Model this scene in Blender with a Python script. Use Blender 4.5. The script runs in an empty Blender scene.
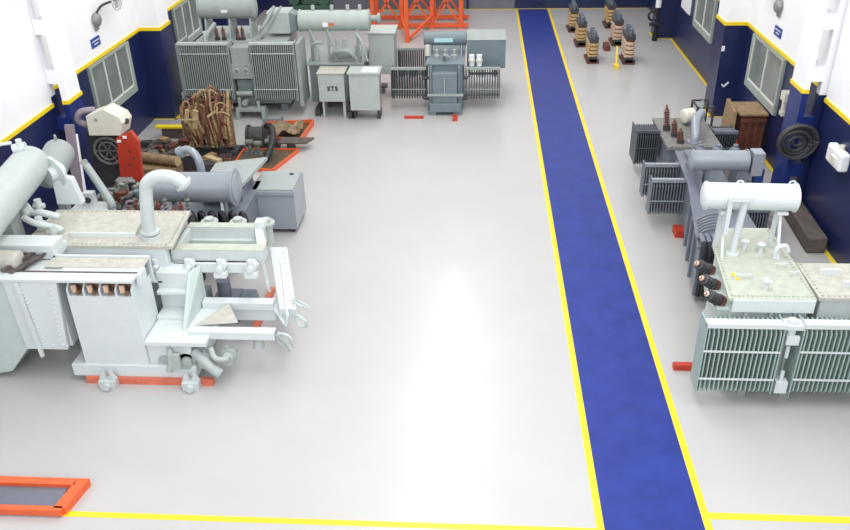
import bpy, bmesh, math, random
from mathutils import Vector, Matrix
random.seed(7)
V = Vector
scene = bpy.context.scene
col = scene.collection

# ------------------------------------------------------------------ camera, sky, lamps, exposure
cam_d = bpy.data.cameras.new('camera'); cam = bpy.data.objects.new('camera', cam_d); col.objects.link(cam)
cam_d.sensor_width = 36; cam_d.lens = 815.22 / 850 * 36; cam_d.clip_end = 200; cam_d.clip_start = .05
_R = Matrix(((0.9979678922792674, -0.012699485373649212, 0.062440444032061844),
             (0.060430947864501754, 0.4993504639329882, -0.8642900061380481),
             (-0.020203626404050542, 0.8663070109615609, 0.4991031719383997)))
cam.matrix_world = Matrix.Translation((0, 0, 8)) @ _R.to_4x4()
scene.camera = cam

world = bpy.data.worlds.new('world'); scene.world = world; world.use_nodes = True
world.node_tree.nodes['Background'].inputs[0].default_value = (.93, .96, 1, 1)
world.node_tree.nodes['Background'].inputs[1].default_value = .80

def area(name, loc, rot, sx, sy, power, colr=(1, 1, 1)):
    d = bpy.data.lights.new(name, 'AREA'); d.shape = 'RECTANGLE'; d.size = sx; d.size_y = sy
    d.energy = power; d.color = colr
    o = bpy.data.objects.new(name, d); col.objects.link(o); o.location = loc; o.rotation_euler = rot
    return o
area('skylight_near', (2.5, 6.0, 12), (0, 0, 0), 10, 8, 720, (.97, .98, 1))
area('wall_fill_left', (-1.5, 20, 12.5), (0, math.radians(58), 0), 3, 26, 1420, (1, .975, .92))  # added fill light, tilted out to brighten the left wall and far floor
area('wall_fill_right', (-.5, 20, 12.5), (0, math.radians(-58), 0), 3, 26, 1380, (1, .975, .92))  # matching added fill, tilted the other way to lift the right wall
area('daylight_behind', (-1, -4, 10), (math.radians(62), 0, 0), 15, 5, 1000, (.96, .98, 1))

scene.view_settings.view_transform = 'Standard'
scene.view_settings.look = 'None'
scene.view_settings.gamma = 1
scene.view_settings.use_curve_mapping = False
scene.view_settings.exposure = 0.10

# ------------------------------------------------------------------ materials
def mat(name, c, rough=.5, metal=0, var=.0, scale=3, bump=0, coat=0, c2=None, detail=5):
    m = bpy.data.materials.new(name); m.use_nodes = True
    nt = m.node_tree; b = nt.nodes['Principled BSDF']
    b.inputs['Base Color'].default_value = (*c, 1); b.inputs['Roughness'].default_value = rough
    b.inputs['Metallic'].default_value = metal
    if coat: b.inputs['Coat Weight'].default_value = coat; b.inputs['Coat Roughness'].default_value = .12
    if var or c2:
        tc = nt.nodes.new('ShaderNodeTexCoord'); n = nt.nodes.new('ShaderNodeTexNoise')
        n.inputs['Scale'].default_value = scale; n.inputs['Detail'].default_value = detail; n.inputs['Roughness'].default_value = .65
        r = nt.nodes.new('ShaderNodeValToRGB'); r.color_ramp.elements[0].position = .33; r.color_ramp.elements[1].position = .67
        lo = c2 if c2 else tuple(x * (1 - var) for x in c)
        hi = c if c2 else tuple(min(1, x * (1 + var * .6)) for x in c)
        r.color_ramp.elements[0].color = (*lo, 1); r.color_ramp.elements[1].color = (*hi, 1)
        nt.links.new(tc.outputs['Object'], n.inputs['Vector']); nt.links.new(n.outputs['Fac'], r.inputs['Fac'])
        nt.links.new(r.outputs['Color'], b.inputs['Base Color'])
        if bump:
            bp = nt.nodes.new('ShaderNodeBump'); bp.inputs['Strength'].default_value = bump; bp.inputs['Distance'].default_value = .02
            nt.links.new(n.outputs['Fac'], bp.inputs['Height']); nt.links.new(bp.outputs['Normal'], b.inputs['Normal'])
    return m
M = {
 'floor': mat('floor_epoxy', (.475, .465, .46), .33, var=.035, scale=.7, coat=.2),
 'lane': mat('lane_blue', (.027, .045, .25), .4, var=.18, scale=2.2),
 'yellow': mat('line_yellow', (.90, .66, .02), .4, var=.06, scale=5),
 'white': mat('wall_white', (.90, .905, .93), .6, var=.02, scale=1),
 'navy': mat('dado_navy', (.010, .018, .085), .38, var=.22, scale=1.3, coat=.15),
 'navygrey': mat('dado_greyblue', (.045, .055, .115), .45, var=.1, scale=2),
 'colblue': mat('column_blue', (.013, .03, .17), .35, var=.2, scale=2),
 'win': mat('window_frame', (.34, .385, .35), .5, var=.08, scale=6),
 'winbar': mat('window_mullion', (.72, .73, .70), .5),
 'glass': mat('window_glass', (.21, .235, .225), .15, var=.2, scale=2),
 'ltgrey': mat('paint_light_grey', (.55, .595, .59), .35, var=.05, scale=4, coat=.2),
 'wht': mat('paint_offwhite', (.64, .685, .69), .35, var=.03, scale=4, coat=.2),
 'dusty': mat('paint_dusty_cover', (.50, .49, .43), .6, var=.16, scale=9, bump=.1),
 'dusty2': mat('paint_dusty_green', (.47, .50, .42), .6, var=.13, scale=7, bump=.1),
 'radfin': mat('radiator_sage', (.33, .43, .40), .45, var=.05, scale=4),
 'fingrey': mat('radiator_slate_fin', (.15, .17, .20), .45, var=.1, scale=6),
 'radgrey': mat('radiator_light', (.52, .60, .58), .4, var=.05, scale=4),
 'tgrey': mat('transformer_green_grey', (.335, .375, .365), .5, var=.08, scale=4),
 'tgreyd': mat('transformer_dark_grey', (.20, .24, .245), .45, var=.1, scale=4),  # darker grey paint for rails, gauges and some bodies
 'pale': mat('paint_pale_green', (.43, .475, .445), .5, var=.06, scale=4),
 'slate': mat('transformer_slate', (.175, .225, .25), .5, var=.1, scale=4),
 'slate2': mat('transformer_dark_blue_grey', (.16, .18, .22), .4, var=.1, scale=4, coat=.15),
 'silver': mat('paint_silver_blue', (.31, .34, .38), .22, metal=.15, var=.05, scale=4),
 'fin': mat('radiator_dark', (.07, .085, .10), .45, var=.1, scale=6),
 'black': mat('black_rubber', (.015, .015, .018), .5),
 'dark': mat('dark_iron', (.05, .05, .055), .5, var=.3, scale=12, bump=.2),
 'grime': mat('oily_steel', (.16, .165, .15), .5, var=.45, scale=9, bump=.4),
 'grimecover': mat('dusty_grey_brown', (.22, .215, .20), .6, var=.25, scale=8, bump=.15),
 'orange': mat('paint_orange_red', (.80, .13, .035), .42, var=.1, scale=5),
 'red': mat('paint_red', (.52, .045, .02), .45, var=.15, scale=6),
 'rail': mat('rail_faded_red', (.66, .17, .10), .5, var=.15, scale=6),
 'wood': mat('wood', (.36, .25, .13), .7, c2=(.22, .14, .075), scale=6, bump=.2),
 'woodpale': mat('wood_pale', (.55, .43, .25), .7, c2=(.40, .29, .15), scale=8, bump=.2),
 'timber': mat('timber_grey_brown', (.13, .105, .095), .7, c2=(.075, .06, .055), scale=5, bump=.3),
 'woodred': mat('wood_red_brown', (.20, .06, .035), .7, c2=(.10, .035, .025), scale=6, bump=.2),
 'copper': mat('copper_lead', (.30, .155, .07), .5, metal=.1, c2=(.09, .045, .03), scale=14, bump=.2),
 'paper': mat('paper_insulation', (.46, .33, .17), .65, c2=(.17, .10, .055), scale=14, bump=.2),
 'brown': mat('porcelain_brown', (.13, .05, .035), .2, var=.2, scale=10, coat=.6),
 'coilgold': mat('winding_gold', (.62, .46, .22), .5, c2=(.40, .26, .11), scale=10),
 'coilpink': mat('winding_pink', (.70, .52, .40), .55, c2=(.52, .36, .26), scale=10),
 'signblue': mat('sign_blue', (.03, .07, .30), .4),
 'signwhite': mat('sign_white', (.85, .86, .88), .5),
 'fan': mat('fan_grey', (.28, .28, .28), .45, metal=.3),
 'cream': mat('machine_cream', (.70, .68, .58), .45, var=.06, scale=6),
 'mauve': mat('panel_mauve', (.28, .23, .27), .5, var=.1, scale=5),
 'cyan': mat('gauge_cyan', (.45, .72, .72), .4),
 'text': mat('stencil_black', (.03, .03, .03), .5),
 'backgrey': mat('shutter_grey', (.16, .165, .21), .5, var=.08, scale=3),
 'valve': mat('valve_grey', (.40, .44, .43), .45, var=.12, scale=10),
 'consv': mat('paint_grey_green_drum', (.47, .52, .50), .4, var=.06, scale=4),
 'green': mat('machine_dark_green', (.05, .11, .075), .5, var=.2, scale=5),
 'oilmat': mat('oily_mat', (.085, .055, .045), .55, c2=(.03, .02, .02), scale=4, bump=.2),
 'oil': mat('tray_oil', (.06, .04, .028), .3, c2=(.15, .11, .065), scale=7),
 'sheet': mat('oily_sheet', (.12, .075, .04), .4, c2=(.30, .22, .12), scale=7),
}

M['lane'].node_tree.nodes['Principled BSDF'].inputs['Specular IOR Level'].default_value = .22
# ------------------------------------------------------------------ mesh builder
def _axes(d):
    d = d.normalized(); up = V((0, 0, 1)) if abs(d.z) < .95 else V((0, 1, 0))
    a = d.cross(up).normalized(); return a, a.cross(d).normalized(), d

class MB:
    """collects shapes in world coordinates, links them as one mesh object"""
    def __init__(s, o=(0, 0, 0)):
        s.bm = bmesh.new(); s.mats = []; s.cur = 0; s.o = V(o)
    def m(s, name):
        if name not in s.mats: s.mats.append(name)
        s.cur = s.mats.index(name); return s
    def face(s, vs, smooth=False):
        try:
            f = s.bm.faces.new(vs); f.material_index = s.cur; f.smooth = smooth
        except ValueError: pass
    def hexa(s, P):
        v = [s.bm.verts.new(V(p) - s.o) for p in P]
        for q in ((0, 3, 2, 1), (4, 5, 6, 7), (0, 1, 5, 4), (1, 2, 6, 5), (2, 3, 7, 6), (3, 0, 4, 7)):
            s.face([v[i] for i in q])
        return s
    def box(s, x0, x1, y0, y1, z0, z1):
        return s.hexa([(x0, y0, z0), (x1, y0, z0), (x1, y1, z0), (x0, y1, z0), (x0, y0, z1), (x1, y0, z1), (x1, y1, z1), (x0, y1, z1)])
    def bar(s, p, q, w=.05, h=None):
        p, q = V(p), V(q); h = h or w; a, b, d = _axes(q - p); a = a * w / 2; b = b * h / 2
        return s.hexa([p - a - b, p + a - b, p + a + b, p - a + b, q - a - b, q + a - b, q + a + b, q - a + b])
    def prism(s, pts, vec):
        vec = V(vec); A = [s.bm.verts.new(V(p) - s.o) for p in pts]; B = [s.bm.verts.new(V(p) + vec - s.o) for p in pts]
        n = len(pts); s.face(A[::-1]); s.face(B)
        for i in range(n): s.face([A[i], A[(i + 1) % n], B[(i + 1) % n], B[i]])
        return s
    def lathe(s, p, d, prof, n=20, caps=True):
        """prof: (distance along d, radius)"""
        p = V(p); a, b, d = _axes(V(d)); R = []
        for t, r in prof:
            R.append([s.bm.verts.new(p + d * t + (a * math.cos(2 * math.pi * k / n) + b * math.sin(2 * math.pi * k / n)) * max(r, .001) - s.o) for k in range(n)])
        for i in range(len(R) - 1):
            for k in range(n): s.face([R[i][k], R[i][(k + 1) % n], R[i + 1][(k + 1) % n], R[i + 1][k]], True)
        if caps: s.face(R[0][::-1]); s.face(R[-1])
        return s
    def cyl(s, p, q, r, n=18):
        L = (V(q) - V(p)).length
        return s.lathe(p, V(q) - V(p), [(0, r), (0, r), (L, r), (L, r)], n)
    def drum(s, p, q, r, n=28, dome=.25, flange=0):
        d = V(q) - V(p); L = d.length; pr = []
        k = dome * r
        for i in range(6):
            t = i / 5 * math.pi / 2; pr.append((k * (1 - math.cos(t)), r * math.sin(t)))
        if flange:
            pr += [(k, r + flange), (k + .025, r + flange), (k + .025, r)]
        pr += [(k + .02, r)]
        qr = [(L - t, x) for t, x in reversed(pr)]
        return s.lathe(p, d, pr + qr, n)
    def tube(s, pts, r, n=12, sub=6):
        P = [V(p) for p in pts]
        if sub > 1 and len(P) > 2:
            Q = []
            for i in range(len(P) - 1):
                p0 = P[max(i - 1, 0)]; p1 = P[i]; p2 = P[i + 1]; p3 = P[min(i + 2, len(P) - 1)]
                for k in range(sub):
                    t = k / sub
                    Q.append(.5 * ((2 * p1) + (p2 - p0) * t + (2 * p0 - 5 * p1 + 4 * p2 - p3) * t * t + (3 * p1 - p0 - 3 * p2 + p3) * t ** 3))
            Q.append(P[-1]); P = Q
        rings = []; ref = None
        for i, p in enumerate(P):
            d = (P[min(i + 1, len(P) - 1)] - P[max(i - 1, 0)]).normalized()
            if ref is None: a, b, _ = _axes(d)
            else:
                a = (ref - d * ref.dot(d)).normalized(); b = d.cross(a)
            ref = a
            rings.append([s.bm.verts.new(p + (a * math.cos(2 * math.pi * k / n) + b * math.sin(2 * math.pi * k / n)) * r - s.o) for k in range(n)])
        for i in range(len(rings) - 1):
            for k in range(n): s.face([rings[i][k], rings[i][(k + 1) % n], rings[i + 1][(k + 1) % n], rings[i + 1][k]], True)
        s.face(rings[0][::-1]); s.face(rings[-1]); return s
    def torus(s, c, axis, R, r, n=28, k=8, arc=1.0):
        a, b, d = _axes(V(axis)); c = V(c); N = int(n * arc) + 1
        pts = [c + (a * math.cos(2 * math.pi * i / n) + b * math.sin(2 * math.pi * i / n)) * R for i in range(N)]
        return s.tube(pts, r, k, 1)
    def bolts(s, p, q, n, axis=(0, 0, 1), r=.018, h=.02):
        p, q = V(p), V(q)
        for i in range(n):
            c = p.lerp(q, (i + .5) / n); s.cyl(c, c + V(axis) * h, r, 6)
        return s
    def split(s, name, parent):
        '''every separate piece becomes a part of its own'''
        s.bm.verts.index_update(); seen = set(); out = []
        for v0 in s.bm.verts:
            if v0 in seen: continue
            st = [v0]; isl = []; seen.add(v0)
            while st:
                v = st.pop(); isl.append(v)
                for e in v.link_edges:
                    w = e.other_vert(v)
                    if w not in seen: seen.add(w); st.append(w)
            out.append(isl)
        for isl in out:
            n = MB(s.o); n.mats = list(s.mats); mp = {v: n.bm.verts.new(v.co) for v in isl}
            for f in {f for v in isl for f in v.link_faces}:
                g = n.bm.faces.new([mp[v] for v in f.verts]); g.material_index = f.material_index; g.smooth = f.smooth
            n.build(name, parent)
        s.bm.free()
    def build(s, name, parent=None, bevel=0, label=None):
        bmesh.ops.recalc_face_normals(s.bm, faces=s.bm.faces)
        for e in s.bm.edges:
            if len(e.link_faces) == 2 and e.calc_face_angle(0) > .6: e.smooth = False
        me = bpy.data.meshes.new(name); s.bm.to_mesh(me); s.bm.free()
        for m_ in s.mats: me.materials.append(M[m_])
        o = bpy.data.objects.new(name, me); col.objects.link(o)
        if parent is not None: o.parent = parent
        else: o.location = s.o
        if bevel:
            b = o.modifiers.new('bevel', 'BEVEL'); b.width = bevel; b.segments = 2; b.limit_method = 'ANGLE'; b.angle_limit = math.radians(40)
        if label: o['label'] = label
        return o

def tag(o, label, cat, group=None, kind=None):
    o['label'] = label
    if cat: o['category'] = cat
    if group: o['group'] = group
    if kind: o['kind'] = kind
    return o

class Thing:
    def __init__(s, name, loc, label, cat, group=None):
        s.e = bpy.data.objects.new(name, None); s.e.empty_display_size = .2; col.objects.link(s.e); s.e.location = loc
        s.o = V(loc); tag(s.e, label, cat, group)
    def mb(s, m='ltgrey'): return MB(s.o).m(m)
def structure(name, mb, label, bevel=0):
    o = mb.build(name, None, bevel); o['kind'] = 'structure'; o['label'] = label; return o

def copy_tree(o, parent=None, children=None):
    c = o.copy(); col.objects.link(c); c.parent = parent
    for ch in [x for x in list(bpy.data.objects) if x.parent == o]: copy_tree(ch, c)
    return c

def radiator(T, x0, x1, y0, y1, z0, z1, n, fin='radgrey', bar='wht', ties=(.62, .22), name='radiator', along='x', side=True, thick=.36):
    """a bank of thin pressed plates hung from a header"""
    d = T.mb(fin)
    W_ = (x1 - x0) if along == 'x' else (y1 - y0); th = min(.03, W_ / n * thick)
    for i in range(n):
        t = (i + .5) / n
        if along == 'x':
            x = x0 + t * W_
            d.prism([(x - th / 2, y0, z0 + .06), (x - th / 2, y0, z1 - .16), (x - th / 2, y0 + .07, z1 - .05), (x - th / 2, y1 - .07, z1 - .05),
                     (x - th / 2, y1, z1 - .16), (x - th / 2, y1, z0 + .06), (x - th / 2, y1 - .05, z0), (x - th / 2, y0 + .05, z0)], (th, 0, 0))
        else:
            y = y0 + t * W_
            d.prism([(x0, y - th / 2, z0 + .06), (x0, y - th / 2, z1 - .16), (x0 + .07, y - th / 2, z1 - .05), (x1 - .07, y - th / 2, z1 - .05),
                     (x1, y - th / 2, z1 - .16), (x1, y - th / 2, z0 + .06), (x1 - .05, y - th / 2, z0), (x0 + .05, y - th / 2, z0)], (0, th, 0))
    r = d.build(name, T.e)
    def sub(nm, mb): mb.build(nm, r)
    if along == 'x':
        h = T.mb(bar); h.box(x0 - .02, x1 + .02, y0 - .03, y0 + .05, z1 - .05, z1 + .02)
        h.cyl((x0, (y0 + y1) / 2, z1 - .07), (x1, (y0 + y1) / 2, z1 - .07), .045); sub('header_pipe', h)
        h = T.mb(bar); h.cyl((x0, (y0 + y1) / 2, z0 + .07), (x1, (y0 + y1) / 2, z0 + .07), .04); sub('header_pipe', h)
        for t in ties:
            h = T.mb(bar); z = z0 + t * (z1 - z0); h.box(x0 - .01, x1 + .01, y0 - .016, y0 + .004, z - .012, z + .012); sub('tie_bar', h)
        if side:
            for x in ((x0 - .02), (x1)):
                h = T.mb(fin); h.box(x, x + .02, y0, y1, z0 + .01, z1 - .02); sub('side_plate', h)
    else:
        h = T.mb(bar); h.cyl(((x0 + x1) / 2, y0, z1 - .07), ((x0 + x1) / 2, y1, z1 - .07), .045)
        h.box(x0, x1, y0, y1, z1 - .03, z1 + .01); sub('header_pipe', h)
    return r

def insulator(mb, p, d, L=.4, r=.05, sheds=6, m1='brown', m2='dark'):
    mb.m(m2).cyl(p, V(p) + V(d).normalized() * L * .18, r * 1.15, 14)
    pr = [(L * .15, r * .6)]
    for i in range(sheds):
        t = L * (.18 + .66 * i / sheds); s_ = L * .66 / sheds
        pr += [(t, r * .55), (t + s_ * .35, r), (t + s_ * .55, r * .95), (t + s_ * .75, r * .55)]
    pr += [(L * .88, r * .45)]
    mb.m(m1).lathe(p, d, pr, 14)
    mb.m('copper').cyl(V(p) + V(d).normalized() * L * .86, V(p) + V(d).normalized() * L, r * .3, 8)
    return mb

# ------------------------------------------------------------------ the hall
XR, XL, ZD, YB = 7.15, -9.38, 2.6, 35.95
structure('floor', MB().m('floor').box(-10.2, 8, 1.5, YB + .3, -.2, 0), 'glossy pale grey epoxy floor of the workshop')
structure('trim_1', MB().m('lane').box(1.64, 2.90, 1.5, YB - .06, .0005, .004), 'broad dark blue walkway painted along the floor')
structure('trim_2', MB().m('yellow').box(1.55, 1.645, 1.5, YB - .06, .0005, .006), 'yellow line along the left edge of the blue walkway')
structure('trim_3', MB().m('yellow').box(2.895, 2.99, 1.5, YB - .06, .0005, .006), 'yellow line along the right edge of the blue walkway')
structure('trim_4', MB().m('yellow').box(-9, 1.55, 7.22, 7.31, .0005, .004).box(2.99, 7.1, 7.52, 7.63, .0005, .004), 'yellow line across the near end of the floor')
structure('trim_5', MB().m('yellow').box(XL + .1, XR - .1, YB - .13, YB - .04, .0005, .005), 'yellow line along the foot of the back wall')

def wall_side(name, x, sgn, label, near_off, zn):
    """sgn +1: hall lies to +x of the wall face; the near bay stands forward by near_off with its band at zn"""
    mb = MB()
    for xx, y0, y1, zd in ((x + sgn * near_off, 4, 16.3, zn), (x, 16.3, YB + .25, ZD)):
        b = x - sgn * .25; x0, x1 = min(xx, b), max(xx, b)
        mb.m('white').box(x0, x1, y0, y1, zd, 8.2); mb.m('navy').box(x0, x1, y0, y1, 0, zd)
        t0, t1 = sorted((xx, xx + sgn * .03))
        mb.m('yellow').box(t0, t1, y0, min(y1, YB - .05), zd - .08, zd)
    return structure(name, mb, label)
wall_side('wall_left', XL, 1, 'left wall, white above a yellow band and navy dado', .30, 2.46)
wall_side('wall_right', XR, -1, 'right wall, white above a yellow band and navy dado', .18, 2.58)
mb = MB().m('navy').box(XL, XR, YB, YB + .25, 0, ZD).m('white').box(XL, XR, YB, YB + .25, ZD, 8.2)
mb.m('yellow').box(XL, XR, YB - .03, YB, ZD - .09, ZD)
mb.m('backgrey').box(-7.4, 1.5, YB - .05, YB, 0.01, 2.3)
mb.m('navy').box(-.55, -.45, YB - .07, YB - .05, 0.01, 2.3)
structure('wall_back', mb, 'far wall with navy dado and a grey shutter')
structure('trim_6', MB().m('yellow').box(XR - .28, XR - .20, 11, 16.3, .0005, .006).box(XR - .09, XR - .01, 17, 22.3, .0005, .006)
          .box(XR - .09, XR - .01, 23.2, 30.8, .0005, .006), 'yellow line along the foot of the right wall')

def pier(name, xw, sgn, y0, y1, w, label, holes=False):
    """column standing out from the wall, with openings between its two legs where holes"""
    xf = xw + sgn * w
    def bx(mb, a, b_, *r): mb.box(min(a, b_), max(a, b_), *r)
    mb = MB()
    if not holes:
        mb.m('navy'); bx(mb, xw, xf, y0, y1, 0, ZD); mb.m('white'); bx(mb, xw, xf, y0, y1, ZD, 8.2)
        mb.m('yellow'); bx(mb, xw, xf + sgn * .03, y0 - .03, y1 + .03, ZD - .07, ZD + .02)
        mb.m('yellow'); bx(mb, xw, xf + sgn * .08, y0 - .10, y0 - .03, .0005, .006); bx(mb, xf, xf + sgn * .08, y0 - .1, y1 + .1, .0005, .006)
    else:
        a0 = xw + sgn * (w - .34); a1 = xw + sgn * (w - .12)
        zb = ZD + (.12 if sgn < 0 else -.08)
        for (z0, z1, m_) in ((0, zb, 'colblue'), (zb, 8.2, 'white')):
            mb.m(m_); bx(mb, a1, xf, y0, y1, z0, z1)
        mb.m('navy'); bx(mb, xw, a0, y0 + .01, y0 + .2, 0, ZD); mb.m('white'); bx(mb, xw, a0, y0 + .01, y0 + .2, ZD, 8.2)
        for k in range(-2, 5):
            z = 2.88 + 1.03 * k
            mb.m('white' if z > 2.5 else 'colblue'); bx(mb, a0, a1, y0, y1, z, z + .29)
        mb.m('yellow'); bx(mb, a1 + sgn * .004, xf + sgn * .025, y0 - .025, y1 + .025, zb - .08, zb)
    return structure(name, mb, label)
pier('wall_left_pier_near', XL, 1, 16.3, 16.95, .65, 'white and blue column on the left wall with openings between its legs', True)
pier('wall_left_pier_far', XL, 1, 22.2, 23.0, .6, 'solid column on the left wall beyond the window')
pier('wall_left_pier_rear', XL, 1, 28.4, 29.2, .6, 'solid column on the left wall at the back')
pier('wall_right_pier_near', XR, -1, 16.4, 17.1, .62, 'white and blue column on the right wall with openings between its legs', True)
pier('wall_right_pier_far', XR, -1, 22.45, 23.3, .6, 'solid navy column on the right wall beside the wooden crate')
pier('wall_right_pier_rear', XR, -1, 30.95, 31.8, .62, 'solid navy column on the right wall near the back')

def window(name, x, sgn, y0, y1, z0, z1, n, label):
    def bx(mb, a, b_, *r): mb.box(min(a, b_), max(a, b_), *r)
    T = bpy.data.objects.new(name, None); col.objects.link(T); T.location = (x, (y0 + y1) / 2, z0); T['kind'] = 'structure'; T['label'] = label
    o = V(T.location); f = .12; d = sgn * .07
    mb = MB(o).m('win')
    bx(mb, x, x + d, y0, y0 + f, z0 + f * 1.5, z1 - f * .5); bx(mb, x, x + d, y1 - f, y1, z0 + f * 1.5, z1 - f * .5)
    bx(mb, x, x + d, y0, y1, z0, z0 + f * 1.5); bx(mb, x, x + d, y0, y1, z1 - f * .5, z1)
    mb.build('window_frame', T)
    mb = MB(o).m('winbar')
    for k in range(n + 1):
        y = y0 + f + (y1 - y0 - 2 * f) * k / n; bx(mb, x + sgn * .02, x + d * .8, y - .02, y + .02, z0 + f, z1 - f * .4)
    bx(mb, x + sgn * .02, x + d * .8, y0 + f, y1 - f, z0 + f * 1.4, z0 + f * 1.8)
    mb.build('window_mullions', T)
    mb = MB(o).m('glass'); bx(mb, x + sgn * .01, x + sgn * .03, y0 + f * .8, y1 - f * .8, z0 + f, z1 - f * .4); mb.build('window_pane', T)
window('window_1', XR, -1, 19.25, 21.75, 1.15, 2.5, 2, 'window with grey frame in the right wall beside the crate')
window('window_2', XR, -1, 25.6, 28.0, 1.2, 2.5, 2, 'window with grey frame in the right wall behind the far column')
window('window_3', XL, 1, 18.75, 21.25, 1.15, 2.5, 3, 'window with grey frame in the left wall above the cream machine')
window('window_4', XL, 1, 24.9, 27.3, 1.2, 2.5, 3, 'window with grey frame in the left wall behind the twin-radiator transformer')

# ------------------------------------------------------------------ E: right near transformer
T = Thing('power_transformer', (4.4, 11, 0), 'pale grey transformer with two upright radiator banks facing the camera, right of the blue walkway', 'transformer')
b = T.mb('ltgrey'); b.prism([(3.68, 10.15, .18), (4.78, 10.15, .18), (4.78, 12.15, .18), (4.0, 12.15, .18), (3.8, 11.6, .18)], (0, 0, 1.48))
for x in (3.9, 4.25, 4.6): b.box(x - .03, x + .03, 10.08, 10.15, .3, 1.5)
b.build('tank', T.e, .012)
b = T.mb('dusty2'); b.prism([(3.60, 10.05, 1.66), (4.82, 10.05, 1.66), (4.86, 11.0, 1.66), (4.80, 12.25, 1.66), (3.97, 12.25, 1.66), (3.76, 11.7, 1.66)], (0, 0, .05))
b.m('wht').box(3.66, 4.80, 10.02, 10.06, 1.50, 1.70); b.m('dusty2')
b.bolts((3.66, 10.12, 1.71), (4.8, 10.12, 1.71), 18); b.bolts((4.80, 10.1, 1.71), (4.76, 12.2, 1.71), 26); b.bolts((3.65, 10.1, 1.71), (3.79, 11.6, 1.71), 20)
b.build('cover', T.e)
b = T.mb('ltgrey'); b.box(4.92, 6.1, 10.15, 11.05, .18, 1.66); b.build('cable_box', T.e, .012)
b = T.mb('dusty'); b.box(4.87, 6.15, 10.1, 11.1, 1.66, 1.71); b.bolts((4.9, 10.15, 1.71), (6.1, 10.15, 1.71), 16)
b.m('wht').box(5.1, 5.4, 10.75, 10.79, 1.71, 1.80).box(5.3, 5.6, 10.4, 10.44, 1.71, 1.80); b.m('dusty2').bolts((4.92, 10.1, 1.71), (4.92, 11.1, 1.71), 10); b.build('cable_box_cover', T.e)
b = T.mb('ltgrey'); b.box(3.95, 4.8, 10.15, 12.15, .1, .18).box(4.92, 6.1, 10.2, 11, .1, .18); b.m('tgrey').m('red').box(3.15, 3.7, 10.6, 10.7, 0, .1).m('tgrey').box(3.98, 4.1, 10.0, 12.2, 0, .1).box(4.6, 4.75, 10, 12.2, 0, .1).box(5.6, 5.75, 10.1, 11.1, 0, .1); b.build('base_frame', T.e)
radiator(T, 3.27, 4.32, 9.7, 10.05, .28, 1.5, 16, 'radfin', thick=.3)
radiator(T, 4.62, 5.95, 9.72, 10.07, .28, 1.5, 20, 'radfin', thick=.3)
b = T.mb('wht'); b.cyl((4.46, 10.1, 1.35), (4.46, 9.8, 1.35), .06); b.cyl((4.46, 9.82, 1.2), (4.46, 9.82, 1.52), .07).box(4.34, 4.6, 9.72, 9.92, 1.40, 1.47)
b.box(4.38, 4.56, 9.7, 9.76, 1.16, 1.3).cyl((4.46, 9.78, 1.1), (4.46, 9.78, .9), .03); b.build('top_valve', T.e, .01)
b = T.mb('wht'); b.cyl((4.46, 10.1, .42), (4.46, 9.75, .42), .05).box(4.38, 4.55, 9.7, 9.82, .3, .5).cyl((4.46, 9.76, .5), (4.46, 9.76, .66), .03); b.build('drain_valve', T.e, .01)
# conservator
b = T.mb('wht'); b.drum((3.42, 11.55, 2.62), (4.86, 11.5, 2.62), .205, flange=.02)
b.torus((3.95, 11.5, 2.84), (0, 1, 0), .05, .014, 16, 6); b.torus((4.72, 11.5, 2.84), (0, 1, 0), .05, .012, 16, 6)
b.build('conservator', T.e)
for x in (3.78, 4.62):
    b = T.mb('wht'); b.bar((x, 11.62, 1.7), (x, 11.58, 2.45), .06); b.bar((x, 11.2, 1.7), (x, 11.5, 2.46), .04); b.box(x - .08, x + .08, 11.35, 11.7, 2.39, 2.43); b.build('conservator_bracket', T.e)
b = T.mb('wht'); b.tube([(3.98, 11.36, 1.70), (3.99, 11.36, 2.0), (4.02, 11.33, 2.62), (4.02, 11.3, 2.68)], .055); b.box(3.78, 4.1, 11.24, 11.34, 2.66, 2.73).cyl((3.98, 11.36, 1.7), (3.98, 11.36, 1.74), .1).box(3.76, 3.82, 11.26, 11.32, 2.1, 2.7); b.build('oil_pipe', T.e)
for (x, y) in ((4.18, 10.3), (4.20, 11.5), (4.42, 11.4)):
    b = T.mb('wht'); b.cyl((x, y, 1.71), (x, y, 1.85), .03).lathe((x, y, 1.83), (0, 0, 1), [(0, .05), (.04, .065), (.07, .02)], 12); b.build('breather_cap', T.e)
b = T.mb('wht'); b.tube([(4.58, 11.2, 1.71), (4.58, 11.2, 1.9), (4.7, 11.2, 1.95), (4.76, 11.2, 1.85)], .035)
b.build('vent_pipe', T.e)
b = T.mb('wht')
for (x, y, l) in ((4.45, 11.5, .16), (4.6, 10.95, .18), (4.7, 10.7, .14), (3.95, 10.6, .24)):
    b.bar((x - l / 2, y, 1.78), (x + l / 2, y, 1.78), .02).bar((x - l / 2, y, 1.7), (x - l / 2, y, 1.78), .02).bar((x + l / 2, y, 1.7), (x + l / 2, y, 1.78), .02)
b.m('yellow').bar((3.82, 10.75, 1.72), (3.86, 10.55, 1.72), .03)
b.build('lifting_lugs', T.e)
for (x, y) in ((3.68, 11.3), (3.65, 10.85), (3.62, 10.4)):
    b = T.mb(); b.m('radgrey').cyl((x + .14, y, 1.36), (x, y, 1.44), .09); insulator(b, (x, y, 1.43), (-.75, -.25, .55), .36, .09, 4, 'dark', 'brown'); b.m('coilpink').lathe((x - .22, y - .07, 1.59), (-.75, -.25, .55), [(0, .035), (.05, .045), (.08, .02)], 10); b.build('bushing', T.e)
b = T.mb('radgrey'); b.prism([(3.52, 10.2, 1.42), (3.72, 10.2, 1.42), (3.72, 10.2, .9), (3.62, 10.2, .9)], (.08, 1.25, 0)); b.build('bushing_box', T.e)

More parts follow.
